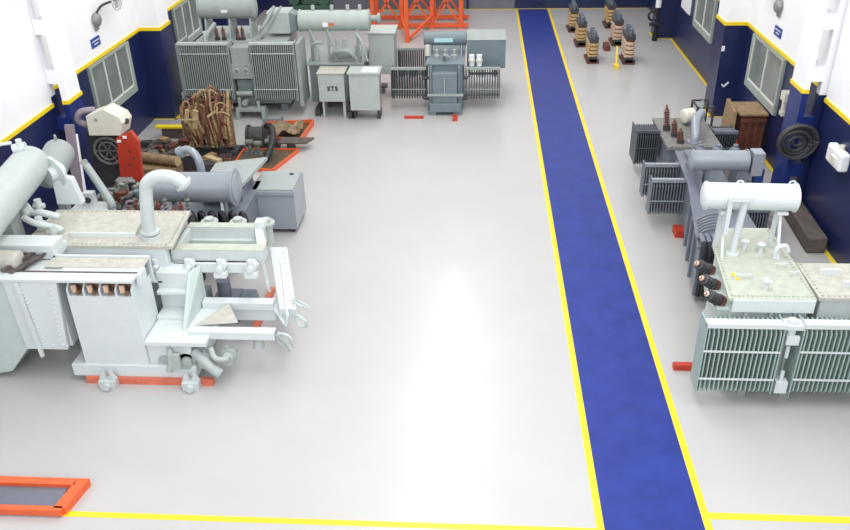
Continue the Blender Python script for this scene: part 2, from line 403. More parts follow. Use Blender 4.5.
# ------------------------------------------------------------------ D: two dark transformers on the right
T = Thing('power_transformer', (4.7, 15, 0), 'dark blue-grey transformer with silver conservator, behind the pale one on the right', 'transformer')
b = T.mb('slate2'); b.prism([(3.86, 12.62, .15), (4.95, 12.62, .15), (5.0, 16.9, .15), (4.35, 16.9, .15), (4.25, 15.2, .15)], (0, 0, .98)).prism([(3.80, 12.56, 1.13), (5.0, 12.56, 1.13), (5.05, 16.96, 1.13), (4.3, 16.96, 1.13), (4.2, 15.2, 1.13)], (0, 0, .05))
for y in (13.2, 13.8, 14.4): b.box(3.86 + (y - 12.62) * .15 - .06, 4.0 + (y - 12.62) * .15, y - .03, y + .03, .2, 1.13)
b.build('tank', T.e, .012)
b = T.mb('slate2'); b.box(4.45, 4.95, 14.4, 16.8, 1.18, 1.26); b.prism([(4.35, 14.3, 1.18), (4.35, 16.2, 1.18), (4.35, 15.7, 1.5)], (.05, 0, 0)); b.build('cover', T.e)
b = T.mb('red'); b.box(4.08, 5.3, 15.1, 15.4, 0, .15).box(4.2, 5.3, 13.1, 13.35, 0, .15); b.split('base_rail', T.e)
radiator(T, 3.6, 4.26, 15.55, 15.85, .3, 1.1, 11, 'fingrey', 'silver', (.4,))
radiator(T, 3.58, 4.26, 16.3, 16.6, .35, 1.12, 11, 'fingrey', 'silver', (.4,))
radiator(T, 5.06, 5.55, 15.4, 15.75, .3, 1.05, 9, 'fingrey', 'slate2', (.4,))
radiator(T, 5.06, 5.55, 14.3, 14.65, .3, 1.05, 9, 'fingrey', 'slate2', (.4,))
b = T.mb('silver'); b.drum((4.12, 15.1, 1.72), (5.28, 15.1, 1.72), .2, flange=.025); b.build('conservator', T.e)
b = T.mb('silver'); b.box(5.3, 5.52, 14.95, 15.25, 1.45, 1.92); b.build('relay_box', T.e, .01)
for x in (4.5, 5.1):
    b = T.mb('slate2'); b.box(x - .04, x + .04, 15.0, 15.2, 1.18, 1.56); b.build('conservator_bracket', T.e)
for x in (4.6, 4.95, 5.3):
    b = T.mb('slate2'); b.lathe((x, 16.1, 1.25), (0, 0, 1), [(-.15, .13), (.22, .13), (.3, .11), (.36, .05), (.4, .05), (.4, .0)], 18); b.build('bushing_turret', T.e)
for x in (3.88, 3.98, 4.08, 4.18):
    b = T.mb('slate2'); b.tube([(x, 12.9, 1.16), (x, 12.75, 1.3), (x, 12.5, 1.28)], .045, 10); b.m('black').tube([(x, 12.52, 1.29), (x, 12.40, 1.15), (x, 12.38, .8), (x, 12.38, .3)], .045, 10); b.build('cooling_tube', T.e)
b = T.mb('slate2')
for i in range(6): b.tube([(3.9 + i * .015, 13.0 + i * .11, 1.16), (4.04 + i * .02, 13.0 + i * .11, 1.28), (4.36, 13.0 + i * .11, 1.32), (4.5, 13.0 + i * .11, 1.18)], .022, 8)
b.build('pipe_rack', T.e)
b = T.mb(); insulator(b, (4.7, 14.0, 1.18), (0, 0, 1), .35, .06); insulator(b, (4.85, 14.3, 1.18), (0, 0, 1), .35, .06); b.build('bushing_pair', T.e)

T = Thing('power_transformer', (4.7, 18.3, 0), 'dark grey transformer with dusty top and tall red-brown bushings, left of the wooden crate', 'transformer')
b = T.mb('slate2'); b.box(4.3, 5.35, 17.35, 19.1, .12, 1.05); b.build('tank', T.e, .012)
b = T.mb('grimecover'); b.box(4.22, 5.42, 17.28, 19.18, 1.05, 1.12); b.bolts((4.28, 17.3, 1.12), (5.35, 17.3, 1.12), 14); b.build('cover', T.e)
b = T.mb('dark'); b.box(4.3, 4.45, 17.3, 19.1, 0, .12).box(5.2, 5.35, 17.3, 19.1, 0, .12); b.split('base_rail', T.e)
radiator(T, 3.72, 4.2, 18.2, 18.9, .3, 1.15, 9, 'fin', 'fin', (.5,))
radiator(T, 5.5, 6.0, 18.3, 18.9, .3, 1.1, 9, 'fin', 'slate2', (.5,))
for (x, y, L_) in ((4.4, 18.35, .62), (4.5, 17.95, .42), (4.55, 17.55, .36)):
    b = T.mb(); insulator(b, (x, y, 1.12), (-.12, 0, 1), L_, .075, 7); b.build('bushing', T.e)
b = T.mb('silver'); b.tube([(4.85, 17.55, 1.12), (4.87, 17.6, 1.3), (4.92, 17.9, 1.52), (5.1, 18.2, 1.58)], .11, 14); b.cyl((4.85, 17.55, 1.1), (4.85, 17.55, 1.17), .16); b.build('elbow_pipe', T.e)
b = T.mb('cream'); b.drum((4.8, 18.7, 1.32), (5.1, 18.8, 1.34), .17); b.m('slate2').box(4.88, 5.02, 18.7, 18.85, 1.1, 1.25); b.build('gas_relay', T.e)
b = T.mb('slate'); b.bar((4.9, 17.6, 1.15), (5.3, 19, 1.6), .05); b.bar((5.3, 19, 1.1), (5.3, 19, 1.6), .05); b.build('pipe_stay', T.e)

# ------------------------------------------------------------------ A: back-left transformer with two big radiator banks
T = Thing('power_transformer', (-6.7, 23.2, 0), 'large green-grey transformer with two wide finned radiator banks, far left', 'transformer')
b = T.mb('tgrey'); b.box(-8.0, -5.5, 22.95, 24.6, .2, 2.05); b.box(-8.08, -5.42, 22.88, 24.68, 1.98, 2.06); b.build('tank', T.e, .015)
b = T.mb('tgreyd'); b.box(-8.0, -7.8, 22.9, 24.7, 0, .2).box(-5.8, -5.6, 22.9, 24.7, 0, .2); b.split('base_rail', T.e)
radiator(T, -8.38, -7.0, 22.3, 22.75, .5, 2.15, 22, 'tgrey', 'ltgrey', (.82, .2))
radiator(T, -6.36, -5.14, 22.3, 22.75, .5, 2.15, 20, 'tgrey', 'ltgrey', (.82, .2))
b = T.mb('tgrey'); b.box(-5.1, -5.0, 22.4, 23.3, .3, 2.1); b.box(-8.5, -8.42, 22.4, 23.3, .3, 2.1); b.split('radiator_side_panel', T.e)
b = T.mb('tgrey'); b.box(-6.95, -6.42, 22.4, 22.9, 1.1, 2.0); b.box(-6.98, -6.38, 22.36, 22.4, 1.12, 1.55); b.build('tap_changer_box', T.e, .012)
for x in (-6.82, -6.56):
    b = T.mb('tgreyd'); b.cyl((x, 22.37, 1.35), (x, 22.3, 1.35), .075, 20); b.m('ltgrey').torus((x, 22.31, 1.35), (0, 1, 0), .075, .014, 20, 6); b.build('dial_gauge', T.e)
b = T.mb('tgreyd'); b.box(-6.9, -6.45, 22.5, 22.9, .3, 1.05); b.m('tgrey').cyl((-6.9, 22.35, .7), (-6.45, 22.35, .7), .07).cyl((-6.68, 22.5, .45), (-6.68, 22.2, .45), .08)
b.box(-6.95, -6.1, 22.15, 22.4, .22, .32).cyl((-6.3, 22.25, .32), (-6.3, 22.25, .5), .05).cyl((-6.85, 22.3, .32), (-6.85, 22.3, .6), .05).box(-6.95, -6.85, 22.1, 22.5, 0, .22).box(-6.2, -6.1, 22.1, 22.5, 0, .22); b.build('valve_rack', T.e, .01)
b = T.mb('tgrey'); b.drum((-8.05, 23.5, 2.85), (-6.35, 23.5, 2.85), .3, dome=.2, flange=.02); b.m('signwhite').box(-7.3, -7.12, 23.185, 23.2, 2.78, 2.85); b.build('conservator', T.e)
for x in (-7.8, -7.1, -6.5):
    b = T.mb('tgrey'); b.box(x - .05, x + .05, 23.25, 23.75, 2.05, 2.5); b.bar((x, 23.1, 2.05), (x, 23.25, 2.6), .05); b.build('conservator_bracket', T.e)
for x in (-7.45, -7.25, -6.85, -6.7):
    b = T.mb(); insulator(b, (x, 23.0, 2.06), (0, -.1, 1), .4, .06); b.build('bushing', T.e)
b = T.mb('pale'); b.box(-6.05, -5.4, 23.3, 24.0, 2.15, 2.75); b.m('tgreyd').prism([(-5.4, 23.3, 2.15), (-5.2, 23.45, 2.2), (-5.2, 23.45, 2.65), (-5.4, 23.3, 2.75)], (0, .5, 0)); b.build('cable_terminal_box', T.e, .02)
b = T.mb('tgrey'); b.tube([(-6.2, 23.2, 2.06), (-6.2, 23.1, 2.3), (-6.05, 23.15, 2.5), (-5.8, 23.4, 2.9)], .05).bar((-6.25, 22.9, 2.1), (-5.6, 23.4, 2.9), .05).tube([(-7.7, 22.8, 2.06), (-7.65, 22.8, 2.3), (-7.5, 23.1, 2.5)], .06); b.m('ltgrey').cyl((-7.72, 22.8, 2.06), (-7.72, 22.8, 2.35), .08); b.build('oil_pipe', T.e)

# ------------------------------------------------------------------ B: transformer with conservator and three cabinets
T = Thing('power_transformer', (-4, 23.6, 0), 'pale green transformer with long drum on top and cabinets lettered STS in front', 'transformer')
b = T.mb('tgreyd'); b.box(-4.9, -3.35, 23.1, 24.7, .2, 1.35); b.m('tgrey').box(-4.97, -3.3, 23.03, 24.77, 1.3, 1.37); b.build('tank', T.e, .012)
b = T.mb('dark'); b.box(-4.7, -4.55, 22.4, 24.7, 0, .2).box(-3.7, -3.55, 22.2, 24.7, 0, .2); b.split('base_rail', T.e)
b = T.mb('pale'); b.drum((-5.2, 23.6, 2.45), (-3.1, 23.6, 2.45), .29, dome=.15, flange=.025)
for x in (-4.75, -4.2, -3.75, -3.4): b.cyl((x, 23.6, 2.76), (x, 23.6, 2.88), .05)
b.m('orange').box(-4.28, -4.12, 23.30, 23.32, 2.38, 2.44).m('signwhite').box(-4.45, -4.3, 23.30, 23.32, 2.34, 2.46)
b.build('conservator', T.e)
b = T.mb('tgrey'); b.cyl((-3.1, 23.6, 2.5), (-2.85, 23.6, 2.5), .09).cyl((-2.9, 23.6, 2.5), (-2.82, 23.6, 2.5), .15); b.build('end_valve', T.e)
for x in (-4.85, -4.35, -3.5):
    b = T.mb('pale'); b.bar((x, 23.5, 1.35), (x, 23.5, 2.3), .08); b.bar((x + .3, 23.2, 1.37), (x, 23.4, 2.25), .05); b.build('conservator_bracket', T.e)
b = T.mb('tgrey'); b.tube([(-4.1, 23.2, 1.37), (-4.1, 23.0, 1.7), (-3.7, 22.9, 1.75), (-3.5, 23.0, 1.5)], .06)
b.drum((-4.3, 23.3, 1.6), (-3.5, 23.3, 1.62), .18).tube([(-4.8, 23.3, 1.37), (-4.7, 23.0, 1.9), (-4.4, 22.9, 2.0)], .045).tube([(-3.4, 23.1, 1.37), (-3.3, 23, 1.9), (-3.5, 23.2, 2.2)], .04)
for (x, z) in ((-4.6, 1.6), (-4.0, 1.9), (-3.8, 1.9), (-3.3, 1.6)): b.cyl((x, 22.95, z), (x, 22.95, z + .2), .06)
b.build('top_pipework', T.e)
b = T.mb('pale'); b.box(-4.5, -3.76, 22.2, 22.8, .5, 1.3); b.m('dusty').box(-4.53, -3.73, 22.17, 22.85, 1.3, 1.34); b.m('pale').box(-4.45, -4.39, 22.3, 22.8, .0, .5).box(-3.86, -3.78, 22.3, 22.8, 0, .5); cab = b.build('relay_cabinet', T.e, .01)
txt = bpy.data.curves.new('lettering', 'FONT'); txt.body = 'STS'; txt.size = .17; txt.extrude = .004; txt.align_x = 'CENTER'; txt.align_y = 'CENTER'; txt.space_character = 1.25; txt.offset = .006
to = bpy.data.objects.new('lettering_curve', txt); col.objects.link(to)
dg = bpy.context.evaluated_depsgraph_get(); me = bpy.data.meshes.new_from_object(to.evaluated_get(dg)); bpy.data.objects.remove(to)
me.materials.clear(); me.materials.append(M['text'])
lt = bpy.data.objects.new('lettering', me); col.objects.link(lt); lt.parent = cab; lt.location = V((-4.10, 22.192, .88)) - T.o; lt.rotation_euler = (math.pi / 2, 0, 0)
b = T.mb('pale'); b.box(-3.6, -2.76, 22.05, 22.65, .3, 1.34); b.box(-3.64, -2.72, 22.0, 22.7, 1.34, 1.39).m('signwhite').box(-3.25, -2.8, 22.1, 22.5, 1.39, 1.40).m('dark').box(-3.6, -3.5, 22.2, 22.6, 0, .3).box(-2.86, -2.78, 22.2, 22.6, 0, .3)
b.build('control_cabinet', T.e, .01)
b = T.mb('dark'); b.cyl((-2.72, 22.3, .95), (-2.55, 22.3, .95), .07).box(-2.72, -2.62, 22.15, 22.4, .75, .85); b.build('cable_gland', T.e)
b = T.mb('pale'); b.box(-3.25, -2.5, 24.0, 24.9, .75, 1.95); b.box(-3.3, -2.45, 23.95, 24.95, 1.95, 2.0); b.m('dark').box(-3.2, -3.1, 24.1, 24.8, 0, .75).box(-2.65, -2.55, 24.1, 24.8, 0, .75); b.build('tap_changer_cabinet', T.e, .02)

# ------------------------------------------------------------------ C: slate transformer
T = Thing('power_transformer', (-1, 24, 0), 'slate-grey transformer with a cyan-labelled drum and four low radiators, left of the walkway', 'transformer')
b = T.mb('slate'); b.box(-1.42, -.45, 22.85, 25.2, .15, 1.4); b.box(-1.5, -.4, 22.8, 25.25, 1.36, 1.42); b.box(-1.3, -.6, 22.55, 22.85, .1, 1.2); b.box(-1.38, -.48, 22.45, 22.6, .1, .35)
for x in (-1.35, -.55): b.box(x - .04, x + .04, 22.72, 22.85, .2, 1.36)
b.m('tgrey').box(-1.45, -.42, 22.5, 22.56, .55, .62).box(-.98, -.94, 22.5, 22.55, .6, 1.1)
b.build('tank', T.e, .012)
b = T.mb('tgreyd'); b.box(-1.45, -1.2, 22.5, 25.3, 0, .12).box(-.7, -.45, 22.5, 25.3, 0, .12); b.split('base_rail', T.e)
for (x0, x1, y0) in ((-2.5, -1.52, 23.1), (-.38, .6, 23.1), (-2.5, -1.62, 25.2), (-.3, .6, 25.2)):
    radiator(T, x0, x1, y0, y0 + .4, .28, 1.2, 13, 'fin', 'tgrey', (.32,))
b = T.mb('slate'); b.drum((-1.62, 24.0, 1.82), (-.35, 24.0, 1.82), .2, dome=.12, flange=.02); b.m('cyan').box(-1.3, -.75, 23.78, 23.79, 1.76, 1.88); b.build('conservator', T.e)
for x in (-1.4, -.5):
    b = T.mb('slate'); b.bar((x, 24, 1.42), (x, 24, 1.64), .08); b.bar((x, 23.5, 1.4), (x, 23.9, 1.7), .04); b.build('conservator_bracket', T.e)
b = T.mb('slate'); b.box(-.34, .78, 23.75, 24.9, 1.0, 1.82); b.m('tgrey').box(-.36, .80, 23.73, 24.92, 1.82, 1.85); b.build('cable_terminal_box', T.e, .015)
b = T.mb('tgrey')
for x in (-1.2, -.95, -.7): b.lathe((x, 23.3, 1.4), (0, 0, 1), [(0, .09), (.12, .09), (.16, .05), (.28, .05), (.3, .0)], 14)
b.m('cream').cyl((-1.48, 23.5, 1.45), (-1.48, 23.5, 1.75), .07).m('silver').tube([(-.98, 23.2, 1.42), (-.98, 23.0, 1.6), (-.8, 23.05, 1.5)], .04); b.build('top_fittings', T.e)
b = T.mb('signwhite'); b.cyl((-.2, 23.4, 1.18), (-.2, 23.4, 1.5), .08).cyl((.02, 23.4, 1.18), (.02, 23.4, 1.5), .08); b.m('cream').cyl((-.2, 23.4, 1.3), (-.2, 23.4, 1.36), .1).cyl((.02, 23.4, 1.3), (.02, 23.4, 1.36), .1); b.build('silica_breathers', T.e)
b = T.mb('dark')
for z in (.35, .95):
    b.cyl((-1.6, 23.0, z), (-1.4, 23.0, z), .05).cyl((-.45, 23.0, z), (-.3, 23.0, z), .05)
b.split('radiator_valve', T.e)
b = MB((-2.0, 22.3, 0)).m('red').box(-2.1, -1.55, 22.2, 22.3, 0, .06); tag(b.build('rail_offcut'), 'short red rail offcut lying left of the slate-grey transformer', 'rail')
b = MB((-.7, 22, 0)).m('red').box(-.72, -.58, 22.0, 22.4, 0, .06); tag(b.build('rail_offcut'), 'short red rail offcut in front of the slate-grey transformer', 'rail')

T = Thing('green_machine', (-6.7, 33.6, 0), 'dark green machine standing by the back wall, beyond the drums', 'machine')
b = T.mb('green'); b.box(-7.5, -5.95, 33.1, 34.0, .1, .8); b.box(-7.1, -6.3, 33.2, 33.9, .8, 1.3); b.build('body', T.e, .04)
b = T.mb('green'); b.cyl((-6.2, 33.1, 1.0), (-6.2, 33.8, 1.0), .22).cyl((-7.4, 33.1, 1.0), (-7.4, 33.8, 1.0), .2); b.split('roller', T.e)
b = T.mb('dark'); b.box(-7.4, -7.2, 33.1, 34, 0, .1).box(-6.2, -6.0, 33.1, 34, 0, .1); b.split('foot', T.e)
# ------------------------------------------------------------------ orange lattice frame
T = Thing('lattice_frame', (-2.4, 33, 0), 'bright orange steel lattice frame standing by the back wall', 'steel frame')
XS = (-4.2, -3.05, -1.85, -.72)
def orange(nm, *bars):
    b = T.mb('orange')
    for p, q, w in bars: b.bar(p, q, w)
    b.build(nm, T.e)
for x in XS:
    for y in (32.6, 34.0): orange('post', ((x, y, 0), (x, y, 3.6), .15))
for y in (32.6, 34.0):
    for z in (.12, 1.8, 3.5): orange('cross_beam', ((XS[0] - .1, y, z), (XS[-1] + .3, y, z), .14))
for x in XS:
    orange('tie_beam', ((x, 32.6, .12), (x, 34.0, .12), .1)); orange('tie_beam', ((x, 32.6, 3.5), (x, 34.0, 3.5), .1))
for i in range(3):
    for y in (32.6, 34.0):
        for z in (.15, 1.8):
            orange('diagonal_brace', ((XS[i], y, z), (XS[i + 1], y, z + 1.65), .07)); orange('diagonal_brace', ((XS[i + 1], y, z), (XS[i], y, z + 1.65), .07))
orange('outrigger_leg', ((-2.66, 30.5, 0), (-2.72, 30.7, 3.0), .14)); orange('outrigger_leg', ((-3.05, 32.6, 2.9), (-2.7, 30.6, 2.9), .1))
orange('outrigger_brace', ((-2.6, 30.6, .12), (-1.85, 32.55, .5), .09)); orange('outrigger_brace', ((-2.66, 30.6, .12), (-3.05, 32.55, .5), .09))

# ------------------------------------------------------------------ F: the large near-left transformer
T = Thing('power_transformer', (-5.6, 11, 0), 'big off-white transformer filling the near left, with dusty cover and bent white pipe', 'transformer')
b = T.mb('wht'); b.box(-7.2, -5.0, 11.25, 12.35, .2, 1.78); b.box(-6.75, -4.95, 11.12, 11.25, 1.35, 1.82).box(-6.75, -6.6, 10.95, 11.12, 1.3, 1.82).box(-6.7, -5.0, 10.9, 11.12, 1.3, 1.36); b.build('tank', T.e, .015)
b = T.mb('dusty'); b.prism([(-7.3, 11.1, 1.82), (-4.82, 11.1, 1.82), (-4.93, 12.38, 1.82), (-7.3, 12.38, 1.82)], (0, 0, .05))
b.bolts((-7.2, 11.16, 1.87), (-4.9, 11.16, 1.87), 30); b.bolts((-4.9, 11.2, 1.87), (-4.98, 12.3, 1.87), 16); b.bolts((-7.2, 12.33, 1.87), (-5.0, 12.33, 1.87), 26)
b.build('cover', T.e)
b = T.mb('dusty'); b.prism([(-6.62, 11.42, 1.87), (-5.52, 11.42, 1.87), (-5.62, 12.15, 1.87), (-6.72, 12.15, 1.87)], (0, 0, .07)); b.m('wht').bar((-6.62, 11.40, 1.9), (-5.52, 11.40, 1.9), .03, .09); b.build('inspection_lid', T.e)
b = T.mb('ltgrey'); b.tube([(-5.29, 11.42, 1.87), (-5.26, 11.42, 2.3), (-5.2, 11.42, 2.7), (-5.15, 11.42, 2.83), (-5.0, 11.42, 2.93), (-4.8, 11.42, 2.94), (-4.66, 11.43, 2.88), (-4.55, 11.44, 2.76)], .105, 16, 4)
b.cyl((-5.27, 11.42, 1.86), (-5.27, 11.42, 1.93), .17, 20).cyl((-5.27, 11.42, 1.95), (-5.27, 11.42, 1.99), .15, 20); b.lathe((-4.6, 11.44, 2.82), (.12, .01, -.14), [(0, .15), (.04, .15), (.04, .15)], 16); b.build('bent_pipe', T.e)
# front cable box
b = T.mb('wht'); b.box(-6.12, -5.1, 10.02, 10.7, .34, 1.6)
for k in range(5):
    x = -6.12 + k * .2475; b.prism([(x, 10.03, 1.6), (x, 10.5, 1.6), (x, 10.5, 1.84), (x, 10.2, 1.84), (x, 10.03, 1.7)], (.03, 0, 0))
b.m('tgreyd').box(-6.12, -5.1, 10.5, 10.7, 1.6, 1.84); b.build('cable_box', T.e)
for k in range(4):
    b = T.mb(); x = -5.995 + k * .2475; b.m('brown').lathe((x, 10.45, 1.72), (0, -1, 0), [(0, .09), (.1, .09), (.12, .06), (.2, .06), (.22, .095), (.3, .095), (.32, .05), (.4, .05)], 16); b.m('coilpink').box(x - .035, x + .035, 10.02, 10.06, 1.66, 1.78).m('copper').cyl((x + .06, 10.06, 1.66), (x + .06, 10.0, 1.66), .03, 10); b.build('bushing', T.e)
b = T.mb('wht'); b.box(-7.3, -5.05, 9.98, 10.2, 1.85, 1.90); b.m('timber').box(-7.0, -5.05, 10.21, 10.24, 1.86, 1.905); b.m('wht').box(-6.3, -5.06, 10.24, 10.42, 1.845, 1.86); b.m('dusty').box(-6.6, -5.06, 10.42, 10.72, 1.845, 1.87).m('wht').box(-6.6, -5.06, 10.72, 10.76, 1.5, 1.9).box(-5.06, -5.0, 10.15, 10.4, 1.72, 1.9); b.build('top_ledge', T.e, .006)
b = T.mb('timber'); b.bar((-7.1, 10.15, 1.94), (-6.8, 10.95, 1.94), .05).bar((-6.9, 10.2, 1.93), (-6.62, 10.95, 1.93), .03).bar((-7.0, 10.15, 1.9), (-6.7, 10.95, 1.9), .12, .03); b.build('ledge_seal', T.e)
# bolted panel and left side box
b = T.mb('wht'); b.prism([(-7.05, 10.0, 1.84), (-6.22, 10.0, 1.84), (-6.34, 10.0, .62), (-7.0, 10.0, .62)], (0, .06, 0)); b.bolts((-6.78, 10.0, 1.76), (-6.68, 10.0, .68), 17, (0, -1, 0), .02); b.bolts((-6.34, 10.0, 1.76), (-6.42, 10.0, .68), 13, (0, -1, 0), .02)
b.bar((-6.82, 9.97, 1.84), (-6.76, 9.97, .5), .05); b.bolts((-6.58, 10, .7), (-6.3, 10, .7), 5, (0, -1, 0), .02); b.build('bolted_panel', T.e)
b = T.mb('radgrey'); b.prism([(-7.06, 10.03, 1.84), (-7.0, 10.03, .61), (-7.38, 10.03, .15), (-8.0, 10.03, .02), (-8.0, 10.03, 1.84)], (0, .8, 0)); b.m('wht').box(-6.9, -6.3, 10.1, 10.7, .62, 1.83); b.build('side_housing', T.e, .01)
b = T.mb('wht'); b.box(-8.6, -6.55, 10.7, 11.05, 1.95, 2.08).box(-7.0, -6.55, 10.72, 11.15, 1.82, 1.95); b.build('side_beam', T.e, .01)
b = T.mb('dusty'); b.drum((-8.3, 10.4, 2.0), (-6.95, 10.45, 1.95), .16); b.build('side_pipe', T.e)
# platform
b = T.mb('wht'); b.box(-6.35, -4.35, 9.99, 11.25, .12, .34).box(-5.1, -4.4, 10.06, 11.2, .34, .71); b.box(-5.09, -4.12, 9.99, 11.2, .72, .80); b.build('platform', T.e, .01)
b = T.mb('wht'); b.box(-5.09, -4.6, 10.9, 11.24, .8, 1.5); b.box(-5.09, -4.56, 10.78, 10.9, 1.16, 1.22).box(-5.09, -4.56, 10.6, 10.9, .8, .86)
b.m('radgrey').prism([(-4.58, 10.3, .8), (-4.50, 11.2, .8), (-4.50, 11.2, 1.47), (-4.6, 10.98, 1.47)], (.05, 0, 0)); b.build('gusset', T.e, .006)
# upper ring frame
b = T.mb('ltgrey'); b.box(-4.95, -3.42, 11.3, 11.52, 1.5, 1.69).box(-4.93, -3.62, 12.1, 12.28, 1.35, 1.69)
b.m('dusty2').box(-4.95, -3.42, 11.3, 11.52, 1.69, 1.705).box(-4.93, -3.62, 12.1, 12.28, 1.69, 1.705)
b.m('ltgrey').prism([(-3.58, 11.52, 1.5), (-3.42, 11.52, 1.5), (-3.62, 12.1, 1.5), (-3.76, 12.1, 1.5)], (0, 0, .2)).prism([(-4.95, 11.52, 1.5), (-4.86, 11.52, 1.5), (-4.86, 12.1, 1.5), (-4.94, 12.1, 1.5)], (0, 0, .19))
b.m('ltgrey').box(-4.94, -3.7, 12.0, 12.1, 1.35, 1.5); b.build('lifting_frame', T.e, .006)
b = T.mb('slate2'); b.box(-4.6, -4.15, 11.7, 12.2, 0, .42); b.drum((-4.15, 12.0, .3), (-3.85, 12.0, .3), .2); b.cyl((-4.4, 11.95, .42), (-4.4, 11.95, .75), .12).box(-4.9, -4.65, 11.6, 12.0, 0, .6); b.build('oil_pump', T.e)
b = T.mb('wht'); b.bar((-3.48, 11.35, 1.6), (-3.42, 11.35, .9), .035); b.box(-3.75, -3.58, 12.1, 12.28, 1.7, 1.8); b.build('frame_post', T.e)
for x in (-5.15, -4.62, -4.1, -3.6):
    b = T.mb('wht'); b.cyl((x, 11.22, 1.5), (x, 11.1, 1.5), .09, 14); b.cyl((x, 11.3, 1.5), (x, 11.0, 1.5), .05).cyl((x, 11.1, 1.38), (x, 11.1, 1.64), .045).box(x - .1, x + .1, 11.02, 11.14, 1.34, 1.42); b.build('frame_valve', T.e)
b = T.mb('wht'); b.prism([(-4.85, 11.26, 1.34), (-3.55, 11.26, 1.34), (-3.5, 11.26, 1.5), (-4.9, 11.26, 1.5)], (0, -.06, 0)); b.build('frame_fascia', T.e)
for (x, y) in ((-4.67, 12.5), (-4.16, 12.5), (-3.66, 12.48)):
    b = T.mb('pale'); b.cyl((x, y, 1.2), (x, y, 1.58), .10, 16).lathe((x, y, 1.58), (0, 0, 1), [(0, .15), (.04, .15), (.04, .08), (.1, .08), (.1, 0)], 16); b.build('pump_head', T.e)
# lower beams
b = T.mb('wht'); b.box(-4.45, -3.28, 10.95, 11.12, .78, .92); b.box(-4.45, -3.1, 10.2, 10.36, .72, .86).box(-4.45, -3.28, 11.0, 11.05, .55, .78); b.m('dusty').prism([(-4.4, 10.36, .86), (-3.7, 10.4, .9), (-4.0, 10.95, .9)], (0, 0, .02)); b.m('wht')
b.prism([(-3.3, 11.0, .78), (-3.0, 10.5, .78), (-2.95, 10.5, 1.0), (-3.45, 12.3, 1.0)], (.04, 0, -.0)); b.build('lower_beams', T.e, .008)
b = T.mb('wht'); b.prism([(-3.72, 12.7, 1.0), (-3.4, 12.7, 1.0), (-2.85, 10.75, .95), (-3.12, 10.75, .95)], (0, 0, -.16)); b.bolts((-3.45, 12.6, 1.0), (-2.95, 10.9, .96), 9); b.build('end_channel', T.e, .008)
for (x, y, z) in ((-4.85, 10.25, .42), (-4.5, 10.2, .4), (-4.2, 10.2, .42), (-3.85, 10.25, .46)):
    b = T.mb('valve'); b.cyl((x, y, z), (x, y - .22, z - .02), .10, 18).cyl((x, y - .1, z), (x, y - .14, z), .14, 18).cyl((x - .12, y - .05, z), (x + .12, y - .05, z), .07, 14)
    b.m('tgrey').cyl((x, y - .1, z), (x, y - .1, z + .18), .035); b.build('drain_valve', T.e)
b = T.mb('valve'); b.tube([(-4.75, 10.1, .66), (-4.7, 9.95, .5), (-4.75, 9.92, .3)], .05); b.tube([(-4.1, 10.1, .66), (-4.0, 9.98, .52), (-3.8, 10.0, .5)], .045); b.box(-4.72, -4.55, 9.9, 9.96, .34, .62); b.tube([(-4.4, 10.15, .55), (-4.15, 10.0, .4), (-3.95, 9.95, .25)], .09).cyl((-3.4, 10.4, .75), (-3.4, 10.3, .5), .09).tube([(-3.1, 10.3, .8), (-2.95, 10.25, .7), (-2.85, 10.2, .55)], .05); b.split('drain_pipe', T.e); b = T.mb('radgrey'); b.torus((-2.95, 10.25, .7), (.3, 1, .2), .14, .02, 20, 6); b.torus((-2.8, 10.9, .95), (.5, .4, .8), .14, .018, 20, 6); b.torus((-2.75, 10.55, .85), (.5, .9, .2), .12, .018, 20, 6); b.split('hand_wheel', T.e)
# conservator on the far left with its flange, and posts
b = T.mb('consv'); b.drum((-7.35, 9.9, 2.55), (-7.72, 12.75, 2.62), .32, dome=.2); b.build('conservator', T.e)
b = T.mb('wht'); b.lathe((-7.42, 12.7, 2.42), (.35, .9, .05), [(0, .30), (0, .30), (.05, .30), (.05, .30)], 28); b.cyl((-7.44, 12.6, 2.42), (-7.3, 12.85, 2.42), .14); b.prism([(-7.4, 12.6, 1.87), (-6.95, 12.6, 1.87), (-7.1, 12.7, 2.3), (-7.4, 12.65, 2.4)], (0, .15, 0)); b.build('end_flange', T.e)
b = T.mb('wht'); b.cyl((-7.85, 12.5, 2.95), (-7.65, 12.55, 2.98), .08).cyl((-7.72, 12.5, 2.9), (-7.72, 12.5, 3.12), .05); b.tube([(-8.25, 12.0, 2.3), (-8.25, 12.2, 3.0), (-7.85, 12.5, 3.06)], .03, 8, 2); b.build('conservator_valve', T.e)
b = T.mb('tgrey'); b.box(-7.8, -7.5, 11.3, 11.6, .2, 2.3).box(-8.2, -7.3, 11.2, 12.6, 0, .2); b.build('conservator_stand', T.e)
b = T.mb('ltgrey'); b.tube([(-7.55, 11.9, 2.2), (-7.4, 11.8, 2.1), (-7.2, 11.75, 2.12), (-6.95, 11.8, 2.02)], .06).tube([(-7.45, 11.6, 2.1), (-7.2, 11.5, 2.05), (-6.9, 11.55, 1.95), (-6.8, 11.5, 1.9)], .055)
for (x, y, z) in ((-7.5, 11.75, 2.1), (-7.35, 11.95, 2.15), (-7.2, 11.6, 2.0), (-6.95, 11.5, 1.9)): b.cyl((x, y, z - .1), (x, y, z + .12), .06, 10).cyl((x - .09, y, z), (x + .09, y + .02, z), .045, 10)
b.build('oil_pipework', T.e)
b = T.mb('rail'); b.box(-6.15, -4.1, 9.95, 10.03, 0, .12).box(-6.6, -4.1, 11.9, 12.0, 0, .12); b.m('rail').box(-3.85, -3.75, 11.4, 12.8, 0, .1); b.split('base_rail', T.e)
